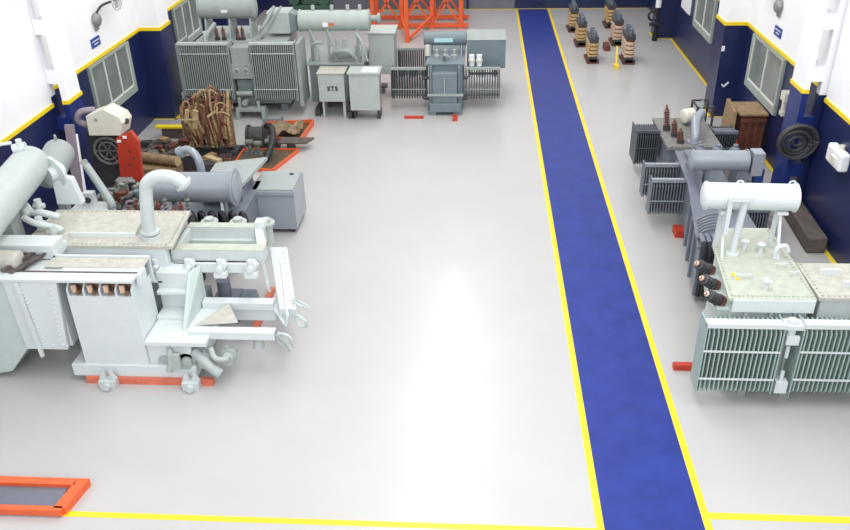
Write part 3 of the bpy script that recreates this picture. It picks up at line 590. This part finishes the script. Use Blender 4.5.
for x in (-5.75, -4.42):
    b = T.mb('ltgrey'); b.box(x - .13, x + .13, 9.8, 9.95, .0, .16).prism([(x - .14, 9.86, .16), (x - .06, 9.86, .32), (x - .02, 9.86, .16)], (0, .06, 0)).prism([(x + .14, 9.86, .16), (x + .06, 9.86, .32), (x + .02, 9.86, .16)], (0, .06, 0)); b.cyl((x, 9.8, .08), (x, 9.74, .08), .06); b.build('jacking_shoe', T.e, .01)

# ------------------------------------------------------------------ second conservator: smaller unit behind
T = Thing('oil_conservator', (-7.5, 13.5, 0), 'green-grey drum on a sloping support, between the big transformer and the blue column', 'oil tank')
b = T.mb('tgrey'); b.drum((-7.7, 12.95, 2.2), (-7.85, 14.0, 2.35), .28, dome=.5); b.torus((-7.8, 13.8, 2.65), (1, 1, 0), .05, .015, 14, 6); b.build('drum', T.e)
b = T.mb('tgrey'); b.tube([(-7.35, 13.75, 2.2), (-6.8, 13.3, 1.65), (-6.75, 13.25, 1.5)], .075); b.bar((-7.85, 13.6, 2.1), (-7.85, 13.6, 0), .16); b.build('support', T.e)
b = T.mb('ltgrey'); b.box(-8.0, -6.75, 13.1, 13.8, 0, .12); b.box(-7.5, -6.8, 13.1, 13.5, .12, 1.5); b.build('base_tank', T.e, .01)
b = T.mb('wht'); b.box(-7.3, -7.1, 13.3, 13.45, 1.5, 1.75); b.m('dark').cyl((-7.2, 13.3, 1.62), (-7.2, 13.27, 1.62), .06); b.build('gauge_box', T.e)

# ------------------------------------------------------------------ G: silver conservator transformer behind F
T = Thing('power_transformer', (-5.2, 15, 0), 'blue-grey transformer with silver drum and square box, behind the big off-white one', 'transformer')
b = T.mb('slate2'); b.box(-6.3, -4.55, 13.9, 15.6, .15, 1.0); b.build('tank', T.e, .01)
b = T.mb('dark'); b.box(-6.3, -6.1, 13.8, 15.7, 0, .15).box(-4.8, -4.6, 13.8, 15.7, 0, .15); b.split('base_rail', T.e)
b = T.mb('silver'); b.drum((-6.15, 13.95, 1.6), (-4.52, 13.95, 1.6), .29, dome=.12); b.lathe((-4.62, 13.95, 1.6), (1, 0, 0), [(0, .36), (0, .36), (.04, .36), (.04, .3), (.1, .1)], 28); b.build('conservator', T.e)
for x in (-5.9, -4.9):
    b = T.mb('silver'); b.box(x - .04, x + .04, 13.95, 14.15, .95, 1.35); b.bar((x, 13.92, 1.35), (x + .06, 13.75, 1.0), .05); b.build('conservator_bracket', T.e)
b = T.mb('tgrey'); b.prism([(-5.6, 14.4, 1.15), (-4.8, 14.3, 1.2), (-4.45, 15.9, 1.35), (-5.55, 15.8, 1.25)], (0, 0, .07)); b.m('slate2').box(-5.5, -4.7, 14.6, 15.5, 1.0, 1.2); b.build('sloping_panel', T.e)
b = T.mb('silver'); b.box(-4.68, -3.78, 15.12, 16.15, .1, .98); b.m('tgrey').box(-4.66, -3.80, 15.16, 16.12, .98, 1.0); b.m('silver').box(-4.7, -3.76, 15.08, 15.14, .9, .98); b.m('dark').cyl((-3.98, 15.95, 1.0), (-3.98, 15.95, 1.02), .045).box(-4.6, -4.5, 15.2, 16, 0, .1).box(-3.95, -3.85, 15.2, 16, 0, .1); b.build('terminal_box', T.e, .015)
b = T.mb('black')
for k in range(7): b.tube([(-5.7 + k * .2, 13.75, 1.0), (-5.68 + k * .2, 13.7, 1.15), (-5.6 + k * .2, 13.6, 1.2), (-5.55 + k * .2, 13.55, 1.0)], .055, 8)
b.m('dark').box(-5.9, -4.6, 13.5, 13.88, .75, 1.0).box(-5.9, -5.8, 13.5, 13.88, 0, .75).box(-4.7, -4.6, 13.5, 13.88, 0, .75); b.build('cable_tray', T.e)
b = T.mb(); 
b.m('silver').tube([(-5.75, 15.4, 1.0), (-5.75, 15.4, 1.4), (-5.82, 15.45, 1.62), (-6.0, 15.5, 1.74), (-6.15, 15.5, 1.68)], .085, 14); b.cyl((-6.12, 15.5, 1.7), (-6.2, 15.5, 1.66), .12); b.build('bent_pipe', T.e)

# ------------------------------------------------------------------ core and winding assembly + clutter, left middle
T = Thing('transformer_core_assembly', (-6.9, 19.6, 0), 'tall bundle of brown copper windings and loose leads beside the left wall', 'winding')
for i, x in enumerate((-7.25, -6.85, -6.45)):
    b = T.mb('copper'); pr = []
    for k in range(22): pr += [(.12 + k * .055, .175), (.14 + k * .055, .19), (.16 + k * .055, .175)]
    b.lathe((x, 19.6, .1), (0, 0, 1), pr, 24); b.m('paper').cyl((x, 19.6, 1.30), (x, 19.6, 1.42), .15, 20); b.build('winding', T.e)
b = T.mb('dark'); b.box(-7.5, -6.2, 19.35, 19.85, .013, .12); b.box(-7.45, -6.25, 19.42, 19.5, 1.4, 1.5).box(-7.45, -6.25, 19.7, 19.78, 1.4, 1.5); b.split('core_clamp', T.e)
b = T.mb('woodpale'); b.bar((-7.1, 19.1, .85), (-6.98, 19.02, 1.35), .13, .05).bar((-7.3, 19.1, 1.0), (-7.2, 19.05, 1.35), .10, .05).bar((-7.42, 19.0, 1.12), (-6.95, 18.99, 1.12), .035).bar((-6.7, 19.0, 1.2), (-6.5, 19.05, 1.32), .08, .04); b.split('wooden_spacer', T.e)
rnd = random.Random(3)
for g in range(5):
    b = T.mb('copper' if g % 2 else 'paper')
    if g == 4: b.m('woodred')
    for k in range(20):
        x = -7.38 + rnd.random() * 1.05; y = 19.2 + rnd.random() * .6; z0 = .3 + rnd.random() * .7
        top = 1.25 + rnd.random() * .45 + (x + 6.85) * .35 - max(0, x + 6.6) * .6
        b.tube([(x + rnd.uniform(-.1, .1), 19.2, z0), (x + rnd.uniform(-.08, .08), 19.12 + rnd.random() * .2, (z0 + top) / 2), (x + rnd.uniform(-.1, .1), y, top), (x + rnd.uniform(-.2, .2), y + .15, top - rnd.uniform(.05, .4))], rnd.choice((.018, .028, .04)), 6, 4)
    for k in range(5):
        x = -7.3 + rnd.random() * .9; b.torus((x, 19.2 + rnd.random() * .3, .6 + rnd.random() * .8), (rnd.uniform(-.6, .6), 1, rnd.uniform(-.6, .6)), .12 + rnd.random() * .14, .022, 18, 6, rnd.uniform(.4, .9))
    b.build('lead_bundle', T.e)

def item(name, loc, label, cat, fn, group=None, bevel=0):
    b = MB(loc); fn(b); o = b.build(name, None, bevel); return tag(o, label, cat, group)
item('wooden_log', (-8.2, 17.3, 0), 'round pale log lying behind the off-white transformer', 'log', lambda b: b.m('woodpale').cyl((-8.35, 18.3, .42), (-7.25, 18.0, .42), .12).m('wood').cyl((-8.34, 18.3, .42), (-7.26, 18.0, .42), .125))
item('timber_block', (-7.8, 18.3, 0), 'squared timber block under the pale log', 'timber', lambda b: b.m('wood').box(-8.3, -7.3, 17.85, 18.4, .014, .28), bevel=.02)
item('wooden_disc', (-7.2, 18.6, 0), 'round pale wooden disc lying near the windings', 'wooden disc', lambda b: b.m('dark').box(-7.5, -7.0, 18.45, 18.85, .013, .38).m('woodpale').lathe((-7.25, 18.65, .38), (0, 0, 1), [(0, .2), (0, .22), (.07, .22), (.07, .06), (.03, .05)], 20))
item('wooden_board', (-8.4, 20.6, 0), 'yellowish board on a crate by the foot of the left wall', 'board', lambda b: b.m('timber').box(-8.6, -8.0, 20.6, 20.9, 0, .3).m('yellow').box(-8.75, -7.95, 20.55, 20.75, .3, .35))
item('wooden_wedge', (-6.2, 18.2, 0), 'pale wooden wedge in front of the brown windings', 'wedge', lambda b: b.m('dark').box(-6.6, -6.2, 17.8, 18.3, .013, .42).m('woodpale').bar((-6.6, 18.2, .46), (-6.2, 17.95, .46), .14, .07))
item('steel_rack', (-5.5, 20, 0), 'low dark rack of oily clamps between the windings and the plate', 'rack', lambda b: [b.m('dark').box(-5.55, -5.22, 19.86, 20.15, 0, .2)] and [b.m(('grime', 'dark', 'woodred')[k % 3]).box(-5.53 + k * .1, -5.46 + k * .1, 19.84, 20.1, .2, .3) for k in range(3)])
item('oily_mat', (-7.6, 18.9, 0), 'dark oil-stained mat spread on the floor around the windings', 'mat', lambda b: b.m('oilmat').prism([(-8.95, 17.1, .001), (-6.7, 17.2, .001), (-6.15, 18.4, .001), (-6.15, 20.1, .001), (-8.9, 20.45, .001)], (0, 0, .012)))
def heap(b, x0, x1, y0, y1, n, seed):
    q = random.Random(seed)
    for k in range(n):
        x = x0 + q.random() * (x1 - x0); y = y0 + q.random() * (y1 - y0)
        h = .05 + q.random() * .22; w = .04 + q.random() * .13; a = q.random() * 3.1; c = V((x, y, .013 + h / 2))
        b.m(q.choice(('grime', 'dark', 'timber', 'woodred', 'oilmat', 'grime', 'copper', 'paper', 'dark')))
        if k % 3: b.bar(c - V((math.cos(a) * w, math.sin(a) * w, 0)), c + V((math.cos(a) * w, math.sin(a) * w, q.uniform(-.03, .03))), h * .8, h)
        else: b.lathe((x, y, .013), (0, 0, 1), [(0, w * .6), (h * .6, w * .6), (h * .6, w * .35), (h, w * .35)], 10)
o = item('scrap_heap', (-8.2, 19.2, 0), 'dark heap of scrap clamps and offcuts between the left wall and the windings', 'scrap', lambda b: heap(b, -8.75, -7.7, 18.6, 19.95, 75, 21)); o['kind'] = 'stuff'
o = item('scrap_heap', (-6.6, 18.7, 0), 'small low scatter of oily scrap at the front foot of the windings', 'scrap', lambda b: heap(b, -6.85, -6.3, 18.5, 18.85, 24, 4)); o['kind'] = 'stuff'
def tray(b, P, z=.16):
    b.m('oil').prism([(p[0], p[1], .02) for p in P], (0, 0, .05))
    b.m('orange')
    for i in range(len(P)): p, q = P[i], P[(i + 1) % len(P)]; b.bar((p[0], p[1], z / 2), (q[0], q[1], z / 2), .03, z)
item('drip_tray', (-5.4, 20.8, 0), 'orange drip tray holding folded brown sheet, right of the windings', 'tray', lambda b: tray(b, [(-5.9, 20.3), (-4.72, 20.3), (-4.62, 21.7), (-5.9, 21.5)]))
def crumpled(b):
    r2 = random.Random(5); b.m('sheet')
    n, m_ = 16, 9; G = []
    for j in range(m_):
        G.append([b.bm.verts.new(V((-5.8 + 1.0 * i / (n - 1), 20.5 + .8 * j / (m_ - 1) + .06 * math.sin(i), .2 + .07 * math.sin(i * .8 + j * .5) * math.sin(j * .9 + 1) + .05 * r2.random())) - b.o) for i in range(n)])
    for j in range(m_ - 1):
        for i in range(n - 1): b.face([G[j][i], G[j][i + 1], G[j + 1][i + 1], G[j + 1][i]], False)
o = item('crumpled_sheet', (-5.4, 20.8, 0), 'crumpled oily brown sheet lying in the orange tray', 'sheet', crumpled)
s_ = o.modifiers.new('solid', 'SOLIDIFY'); s_.thickness = .02
item('drip_tray', (-5.6, 19.2, 0), 'second orange drip tray with oily floor, nearer the camera', 'tray', lambda b: tray(b, [(-6.1, 18.55), (-5.05, 18.3), (-4.65, 19.66), (-6.1, 19.66)], .1))
item('steel_plate', (-4.9, 19.8, 0), 'flat brown-grey steel plate reaching out beside the trays', 'plate', lambda b: b.m('timber').prism([(-5.2, 19.72, .2), (-4.45, 19.7, .2), (-4.3, 20.1, .2), (-5.15, 20.12, .2)], (0, 0, .04)).box(-5.0, -4.8, 19.85, 20, 0, .2))
item('cable_drum', (-5.9, 20.0, 0), 'dark ribbed coil between the two orange trays', 'coil', lambda b: b.m('dark').lathe((-6.05, 20.0, .31), (1, 0, 0), [(0, .3), (.05, .3), (.05, .24), (.12, .26), (.2, .24), (.28, .26), (.4, .24), (.4, .3), (.45, .3)], 22))
item('black_hose', (-5.3, 19.3, 0), 'thick black hose bending over the near orange tray', 'hose', lambda b: b.m('black').tube([(-5.5, 19.95, .62), (-5.3, 19.7, .62), (-5.2, 19.2, .45), (-5.3, 18.75, .15)], .085))
for i, (x, y) in enumerate(((-5.85, 19.4), (-5.6, 19.3), (-5.35, 19.45))):
    item('oily_bracket', (x, y, 0), ('left', 'middle', 'right')[i] + ' one of three oily steel brackets in the near orange tray', 'bracket', lambda b, x=x, y=y: b.m('grime').box(x - .1, x + .1, y - .1, y + .1, .07, .14).cyl((x, y, .14), (x, y, .42), .05).cyl((x - .1, y, .38), (x + .1, y, .38), .07), group='oily brackets in the tray')
item('steel_channel', (-5.9, 21.9, 0), 'short grey channel on the floor under the twin-radiator transformer', 'channel', lambda b: b.m('slate').box(-6.1, -5.55, 21.75, 21.8, 0, .14).box(-5.6, -5.55, 21.8, 22.0, 0, .14))

# oily machinery heap behind F
rnd = random.Random(11)
T = Thing('clamping_machine', (-7.1, 14.8, 0), 'low oily steel machine bed crowded with bolts, behind the dusty cover', 'machine')
b = T.mb('grime'); b.box(-7.7, -6.45, 13.95, 15.5, 0, .95); b.build('bed', T.e, .02)
for k in range(64):
    x = -7.62 + rnd.random() * 1.1; y = 14.02 + rnd.random() * 1.4; h = .08 + rnd.random() * .28; r = .04 + rnd.random() * .06
    b = T.mb(rnd.choice(('grime', 'dark', 'grimecover', 'dusty', 'mauve', 'tgrey', 'grime', 'slate', 'grimecover', 'woodred')))
    if k % 3 == 0: b.tube([(x, y, .95), (x, y, .95 + h), (x + .15, y + rnd.uniform(-.1, .1), .95 + h)], r * .6, 8, 3)
    elif k % 3 == 1: b.lathe((x, y, .95), (0, 0, 1), [(0, r), (h * .3, r), (h * .3, r * .6), (h * .7, r * .6), (h * .7, r * .9), (h, r * .9)], 12)
    else: b.box(x - r * 1.6, x + r * 1.6, y - r, y + r, .95, .95 + h * .6)
    b.build('fitting', T.e)
T = Thing('clamping_machine', (-6.6, 13.5, 0), 'dark fittings and red-brown insulators on a low frame behind the bent white pipe', 'machine')
b = T.mb('dark'); b.box(-6.42, -5.2, 13.02, 13.25, 0, 1.3); b.build('bed', T.e, .01)
for k in range(9):
    x = -6.38 + .14 * k; b = T.mb(); insulator(b, (x, 13.14, 1.3), (0, 0, 1), .3 + .12 * (k % 3), .05, 5, m1=('brown', 'woodred', 'grime')[k % 3]); b.build('insulator', T.e)
b = T.mb('black'); 
for k in range(6): b.cyl((-6.2 + k * .16, 13.05, 1.3), (-6.2 + k * .16, 13.05, 1.48), .06, 10)
b.build('contact_row', T.e)

# wall-side things on the left
T = Thing('winding_machine', (-7.9, 17, 0), 'cream machine with rounded hood on a dark cabinet below the left window', 'machine')
b = T.mb('cream'); b.prism([(-8.28, 16.0, 1.85), (-7.6, 16.0, 1.85), (-7.5, 16.0, 2.12), (-7.56, 16.0, 2.26), (-7.85, 16.0, 2.42), (-8.26, 16.0, 2.28)], (.04, .45, 0)); b.m('dark').cyl((-7.58, 16.2, 2.1), (-7.46, 16.2, 2.1), .06, 14); b.m('mauve').cyl((-8.05, 15.98, 2.2), (-8.05, 16.02, 2.2), .03); b.build('hood', T.e, .03)
b = T.mb('dark'); b.box(-8.45, -7.65, 16.2, 16.7, 0, 1.85); b.build('cabinet', T.e)
b = T.mb('grime'); b.torus((-8.0, 16.12, 1.45), (0, 1, 0), .3, .03); b.torus((-8.0, 16.12, 1.45), (0, 1, 0), .2, .02)
for k in range(6): a = k * math.pi / 3; b.bar((-8.0, 16.13, 1.45), (-8.0 + .3 * math.cos(a), 16.13, 1.45 + .3 * math.sin(a)), .025)
b.build('fan_wheel', T.e)
b = T.mb('mauve'); b.tube([(-8.36, 16.3, 1.95), (-8.55, 16.2, 2.1), (-8.45, 16.2, 2.3), (-8.2, 16.35, 2.3)], .07); b.build('side_motor', T.e)
item('steel_cover', (-7.6, 16, 0), 'upright bright red slotted panel beside the cream machine', 'panel',
     lambda b: b.m('red').prism([(-7.85, 15.9, .02), (-7.35, 15.9, .02), (-7.2, 15.9, 1.75), (-7.32, 15.9, 1.98), (-7.66, 15.9, 1.82), (-7.68, 15.9, 1.6)], (0, .12, 0)).m('signwhite').box(-7.64, -7.56, 15.87, 15.9, 1.74, 1.79).box(-7.5, -7.42, 15.87, 15.9, 1.83, 1.88).m('woodred').box(-7.45, -7.4, 15.89, 15.9, 1.5, 1.55).box(-7.5, -7.45, 15.89, 15.9, 1.2, 1.25).box(-7.4, -7.35, 15.89, 15.9, 1.35, 1.4))
item('leaning_board', (-8.5, 15.4, 0), 'mauve board with a white edge leaning against the blue column', 'board', lambda b: b.m('mauve').hexa([(-8.6, 15.2, 0), (-8.35, 15.2, 0), (-8.35, 15.26, 0), (-8.6, 15.26, 0), (-8.75, 15.95, 2.1), (-8.55, 15.95, 2.1), (-8.55, 16.0, 2.1), (-8.75, 16.0, 2.1)]).m('signwhite').bar((-8.33, 15.2, .02), (-8.53, 15.95, 1.9), .05))

# wall fans and signs
def wall_fan(x, y, z, sgn, label):
    T = Thing('wall_fan', (x, y, z), label, 'fan', 'wall fans')
    b = T.mb('fan'); b.lathe((x, y, z), (sgn, 0, 0), [(0, .15), (.05, .17), (.12, .15), (.16, .08)], 20); b.box(min(x, x + sgn * .05), max(x, x + sgn * .05), y - .1, y + .1, z - .26, z + .1); b.build('bracket', T.e, .02)
    b = T.mb('dark'); b.tube([(x + sgn * .05, y, z + .1), (x + sgn * .2, y + .1, z + .3), (x + sgn * .35, y + .35, z + .35)], .03); b.build('arm', T.e)
    b = T.mb('fan'); c = V((x + sgn * .42, y + .6, z + .42))
    b.lathe(c - V((sgn * .15, 0, 0)), (sgn, 0, -.1), [(0, .08), (.1, .1), (.18, .06)], 14); b.build('motor', T.e)
    b = T.mb('fan')
    for r in (.33, .24, .15): b.torus(c, (sgn, 0, -.1), r, .008, 26, 5)
    for k in range(14):
        a = k * math.pi / 7; b.bar(c, c + V((0, math.cos(a) * .33, math.sin(a) * .33)), .007)
    b.build('cage', T.e)
    b = T.mb('ltgrey')
    for k in range(3):
        a = k * 2.094; d = V((0, math.cos(a), math.sin(a))); e = V((sgn * .05, math.cos(a + .6), math.sin(a + .6)))
        p = c - V((sgn * .04, 0, 0)); b.prism([p + d * .05, p + d * .28, p + e * .28, p + e * .05], (sgn * .01, 0, 0))
    b.build('blades', T.e)
wall_fan(XL, 19.7, 3.42, 1, 'grey wall fan high on the left wall above the window')
wall_fan(XR, 20.3, 3.5, -1, 'grey wall fan high on the right wall above the window')
def sign(x, y, z, sgn, label):
    T = Thing('wall_sign', (x, y, z), label, 'sign')
    b = T.mb('signblue'); b.box(min(x, x + sgn * .02), max(x, x + sgn * .02), y - .25, y + .25, z - .11, z + .11); b.build('plate', T.e)
    b = T.mb('signwhite'); q0, q1 = sorted((x + sgn * .02, x + sgn * .024))
    b.box(q0, q1, y - .20, y + .20, z + .025, z + .045).box(q0, q1, y - .12, y + .12, z - .05, z - .03); b.build('lettering_band', T.e)
sign(XL, 19.5, 2.93, 1, 'small blue and white sign on the left wall below the fan')
sign(XR, 20.15, 2.93, -1, 'small blue and white sign on the right wall above the window')

# right wall things
T = Thing('cable_coil', (6.5, 16.35, 1.3), 'thick round coil of dark cable hung on the right blue column', 'cable')
for k, (r, dy) in enumerate(((.36, 0), (.33, .03), (.30, -.03), (.26, 0), (.37, -.05), (.21, .04), (.16, 0), (.10, .02))):
    b = T.mb('dark'); b.torus((6.54 + .03 * math.sin(k * 2.1), 16.2 + dy, 1.66 + .03 * math.cos(k * 1.7)), (.05, 1, .1), r, .035, 30, 8); b.build('cable_turn', T.e)
b = T.mb('dark'); b.bar((6.56, 16.15, 2.0), (6.56, 16.38, 2.0), .05); b.build('hook', T.e)
T = Thing('junction_box', (6.96, 15, 1.8), 'white box on the right wall near the picture edge', 'electrical box')
b = T.mb('signwhite'); b.box(6.77, 6.96, 14.6, 15.3, 1.68, 2.04); b.build('body', T.e, .05)
b = T.mb('cream'); b.cyl((6.88, 14.9, 2.04), (6.88, 14.9, 2.12), .05).box(6.74, 6.78, 14.8, 15.0, 1.78, 1.9); b.split('cable_entry', T.e)
item('wall_bracket', (7.1, 19.0, 1.9), 'small beige switch gear hanging beside the right window', 'switch', lambda b: b.m('cream').box(6.98, 7.15, 18.45, 18.75, 1.75, 1.95).cyl((7.05, 18.6, 1.45), (7.05, 18.6, 1.75), .06).box(7.0, 7.12, 18.5, 18.7, 1.4, 1.5))
item('wall_hook', (6.75, 22.4, 1.0), 'small white tick-shaped fitting on the far right column', 'fitting', lambda b: b.m('signwhite').bar((6.76, 22.42, .86), (6.70, 22.42, .93), .035).bar((6.755, 22.42, .86), (6.88, 22.42, .99), .035))
item('wall_socket', (6.6, 22.4, 1.9), 'tiny white socket high on the far right column', 'socket', lambda b: b.m('signwhite').box(6.55, 6.62, 22.4, 22.45, 1.85, 1.98))
T = Thing('hydrant_pipe', (6.4, 30.8, 0), 'pale vertical pipe with black valve at the rear right column', 'pipe')
b = T.mb('signwhite'); b.cyl((6.45, 30.6, 1.2), (6.45, 30.6, 4.5), .1); b.build('pipe', T.e)
b = T.mb('black'); b.cyl((6.45, 30.6, 0), (6.45, 30.6, .3), .1).cyl((6.45, 30.6, .3), (6.45, 30.6, 1.2), .05).torus((6.3, 30.6, .9), (0, 1, 0), .16, .04).cyl((6.2, 30.6, .6), (6.55, 30.6, .6), .06); b.build('valve', T.e)
item('notice_board', (XR, 29.6, 1.5), 'pale notice board on the right wall beyond the rear window', 'board', lambda b: b.m('signwhite').box(7.11, 7.145, 28.7, 30.0, 1.35, 2.3))

T = Thing('wooden_crate', (6.9, 19.9, 0), 'wooden crate with flat plywood lid and red-brown slatted side, by the right window', 'crate')
b = T.mb('woodred'); b.box(6.45, 7.02, 19.55, 20.35, .05, 1.05); b.build('body', T.e)
for k in range(4):
    b = T.mb('woodred'); x = 6.46 + k * .165; b.box(x, x + .07, 19.5, 19.55, .0, 1.06); b.build('slat', T.e)
b = T.mb('woodred'); b.box(6.42, 7.04, 19.47, 19.5, .9, 1.0).box(6.42, 7.04, 19.47, 19.5, .05, .15); b.build('rail', T.e)
b = T.mb('wood'); b.box(6.38, 7.06, 19.45, 20.4, 1.06, 1.12); b.build('lid', T.e, .01)
item('plywood_sheet', (6.25, 20, 0), 'curved plywood sheet leaning on the left side of the crate', 'plywood', lambda b: b.m('wood').hexa([(6.15, 19.2, 0), (6.22, 19.2, 0), (6.26, 20.3, 0), (6.19, 20.3, 0), (6.24, 19.5, 1.15), (6.31, 19.5, 1.15), (6.36, 20.4, 1.2), (6.28, 20.4, 1.2)]))
item('steel_stand', (5.8, 20.5, 0), 'thin dark tubular stand left of the crate', 'stand', lambda b: [b.m('dark').cyl((x, y, 0), (x, y, .95), .03) for x, y in ((5.6, 20.4), (6.0, 20.4), (5.6, 21.0), (6.0, 21.0))] and b.bar((5.6, 20.4, .95), (6.0, 20.4, .95), .04).bar((5.6, 21, .95), (6.0, 21, .95), .04).bar((5.6, 20.4, .95), (5.6, 21, .95), .04).bar((6, 20.4, .95), (6, 21, .95), .04))
item('hose_reel', (6.3, 18.6, 0), 'red hose lying in front of the wooden crate', 'hose', lambda b: b.m('red').tube([(6.3, 19.3, .6), (6.35, 19.1, .35), (6.5, 18.9, .2), (6.6, 18.7, .05)], .04).torus((6.45, 18.9, .05), (0, 0, 1), .18, .04))
item('pallet_bin', (6.2, 17.5, 0), 'blue-grey bin standing between the crate and the blue column', 'bin', lambda b: b.m('silver').box(5.75, 6.15, 17.2, 17.6, 0, .9).m('signblue').box(6.2, 6.4, 17.2, 17.5, 0, .62), bevel=.01)
item('timber_baulk', (6.65, 15.2, 0), 'long squared dark timber lying along the right wall', 'timber', lambda b: b.m('timber').hexa([(6.5, 14.5, 0), (6.87, 14.5, 0), (6.94, 16.35, 0), (6.58, 16.35, 0), (6.5, 14.5, .34), (6.87, 14.5, .34), (6.94, 16.35, .34), (6.58, 16.35, .34)]), bevel=.03)
item('sacking_roll', (5.9, 16, 0), 'grey-green padded roll behind the pale drum', 'roll', lambda b: b.m('dusty2').drum((5.72, 16.3, .55), (6.12, 15.3, .55), .2, dome=.4).m('dark').box(5.8, 6.05, 15.7, 16.0, 0, .36))
item('rag_heap', (6.65, 16.1, .34), 'crumpled cream and brown rags on the far end of the timber', 'rags', lambda b: [b.m(('cream', 'paper', 'wood')[k % 3]).lathe((6.66 + .05 * k, 16.15 + .05 * (k % 2), .345), (0, .1, 1), [(0, .06), (.05, .09), (.1, .05), (.13, .01)], 7) for k in range(4)])

# small three-phase active parts at the back of the hall
def active_part(loc, label, coil, hgt=1.0):
    T = Thing('active_part', loc, label, 'transformer core', 'transformer cores in two rows at the back'); o = V(loc)
    b = T.mb('woodred'); b.box(o.x - .2, o.x + .2, o.y - .48, o.y + .5, 0, .07); b.m('dark').box(o.x - .2, o.x + .2, o.y - .5, o.y - .42, .07, .16); b.build('base_clamp', T.e)
    b = T.mb('dark'); b.box(o.x - .12, o.x + .12, o.y - .5, o.y + .5, .07, .25).box(o.x - .12, o.x + .12, o.y - .48, o.y + .48, hgt * .70, hgt * .80); b.build('core', T.e)
    for y in (-.32, 0, .32):
        b = T.mb(coil)
        for k in range(4):
            z = .2 + k * .125 * hgt; b.m(coil).lathe((o.x, o.y + y, 0), (0, 0, 1), [(z, .15), (z + .02, .18), (z + .085 * hgt, .18), (z + .1 * hgt, .15)], 18)
        b.m('woodred').cyl((o.x, o.y + y, .18), (o.x, o.y + y, hgt * .7), .145, 16); b.build('winding', T.e)
    b = T.mb('fin'); b.box(o.x - .15, o.x - .09, o.y - .45, o.y + .45, hgt * .72, hgt * .86).box(o.x + .09, o.x + .15, o.y - .45, o.y + .45, hgt * .72, hgt * .86)
    for y in (-.3, 0, .3): b.m('fingrey').cyl((o.x, o.y + y, hgt * .8), (o.x, o.y + y, hgt * 1.02), .075, 12)
    b.build('top_clamp', T.e); return T
for p, l, c_, h in (((3.86, 28.1, 0), 'nearest of the three golden banded cores right of the walkway', 'coilgold', 1.02),
                 ((3.7, 30.2, 0), 'middle of the three golden banded cores right of the walkway', 'coilgold', 1.02),
                 ((3.62, 32.3, 0), 'farthest of the three golden banded cores right of the walkway', 'coilgold', 1.02),
                 ((5.05, 28.0, 0), 'pinkish core, nearest of the right-hand row, with a yellow jack beside it', 'coilpink', 1.15),
                 ((5.0, 30.3, 0), 'pinkish core in the middle of the right-hand row', 'coilpink', 1.1),
                 ((5.1, 32.9, 0), 'golden core at the far end of the right-hand row', 'coilgold', 1.05)):
    active_part(p, l, c_, h)
item('hand_jack', (4.6, 27.6, 0), 'small yellow jack on the floor beside the nearest pinkish core', 'jack', lambda b: b.m('yellow').box(4.5, 4.64, 27.0, 27.3, 0, .12).bar((4.57, 27.2, .1), (4.62, 27.6, .6), .05))
item('steel_block', (4.4, 29.8, 0), 'small dark red box between the two rows of cores', 'box', lambda b: b.m('woodred').box(4.45, 4.65, 29.2, 29.7, 0, .2))

# orange girder bottom left
T = Thing('crane_beam', (-6, 7.6, 0), 'orange girder with grey panels at the bottom left corner', 'girder')
b = T.mb('orange'); b.box(-6.6, -5.32, 7.66, 7.78, .02, .12); b.prism([(-5.42, 7.25, 0), (-5.32, 7.78, 0), (-5.16, 7.78, 0), (-5.26, 7.25, 0)], (0, 0, .12)); b.box(-6.6, -5.3, 7.2, 7.28, .02, .12); b.build('frame', T.e)
b = T.mb('backgrey'); b.box(-6.6, -5.42, 7.28, 7.66, .0, .06); b.build('infill', T.e)
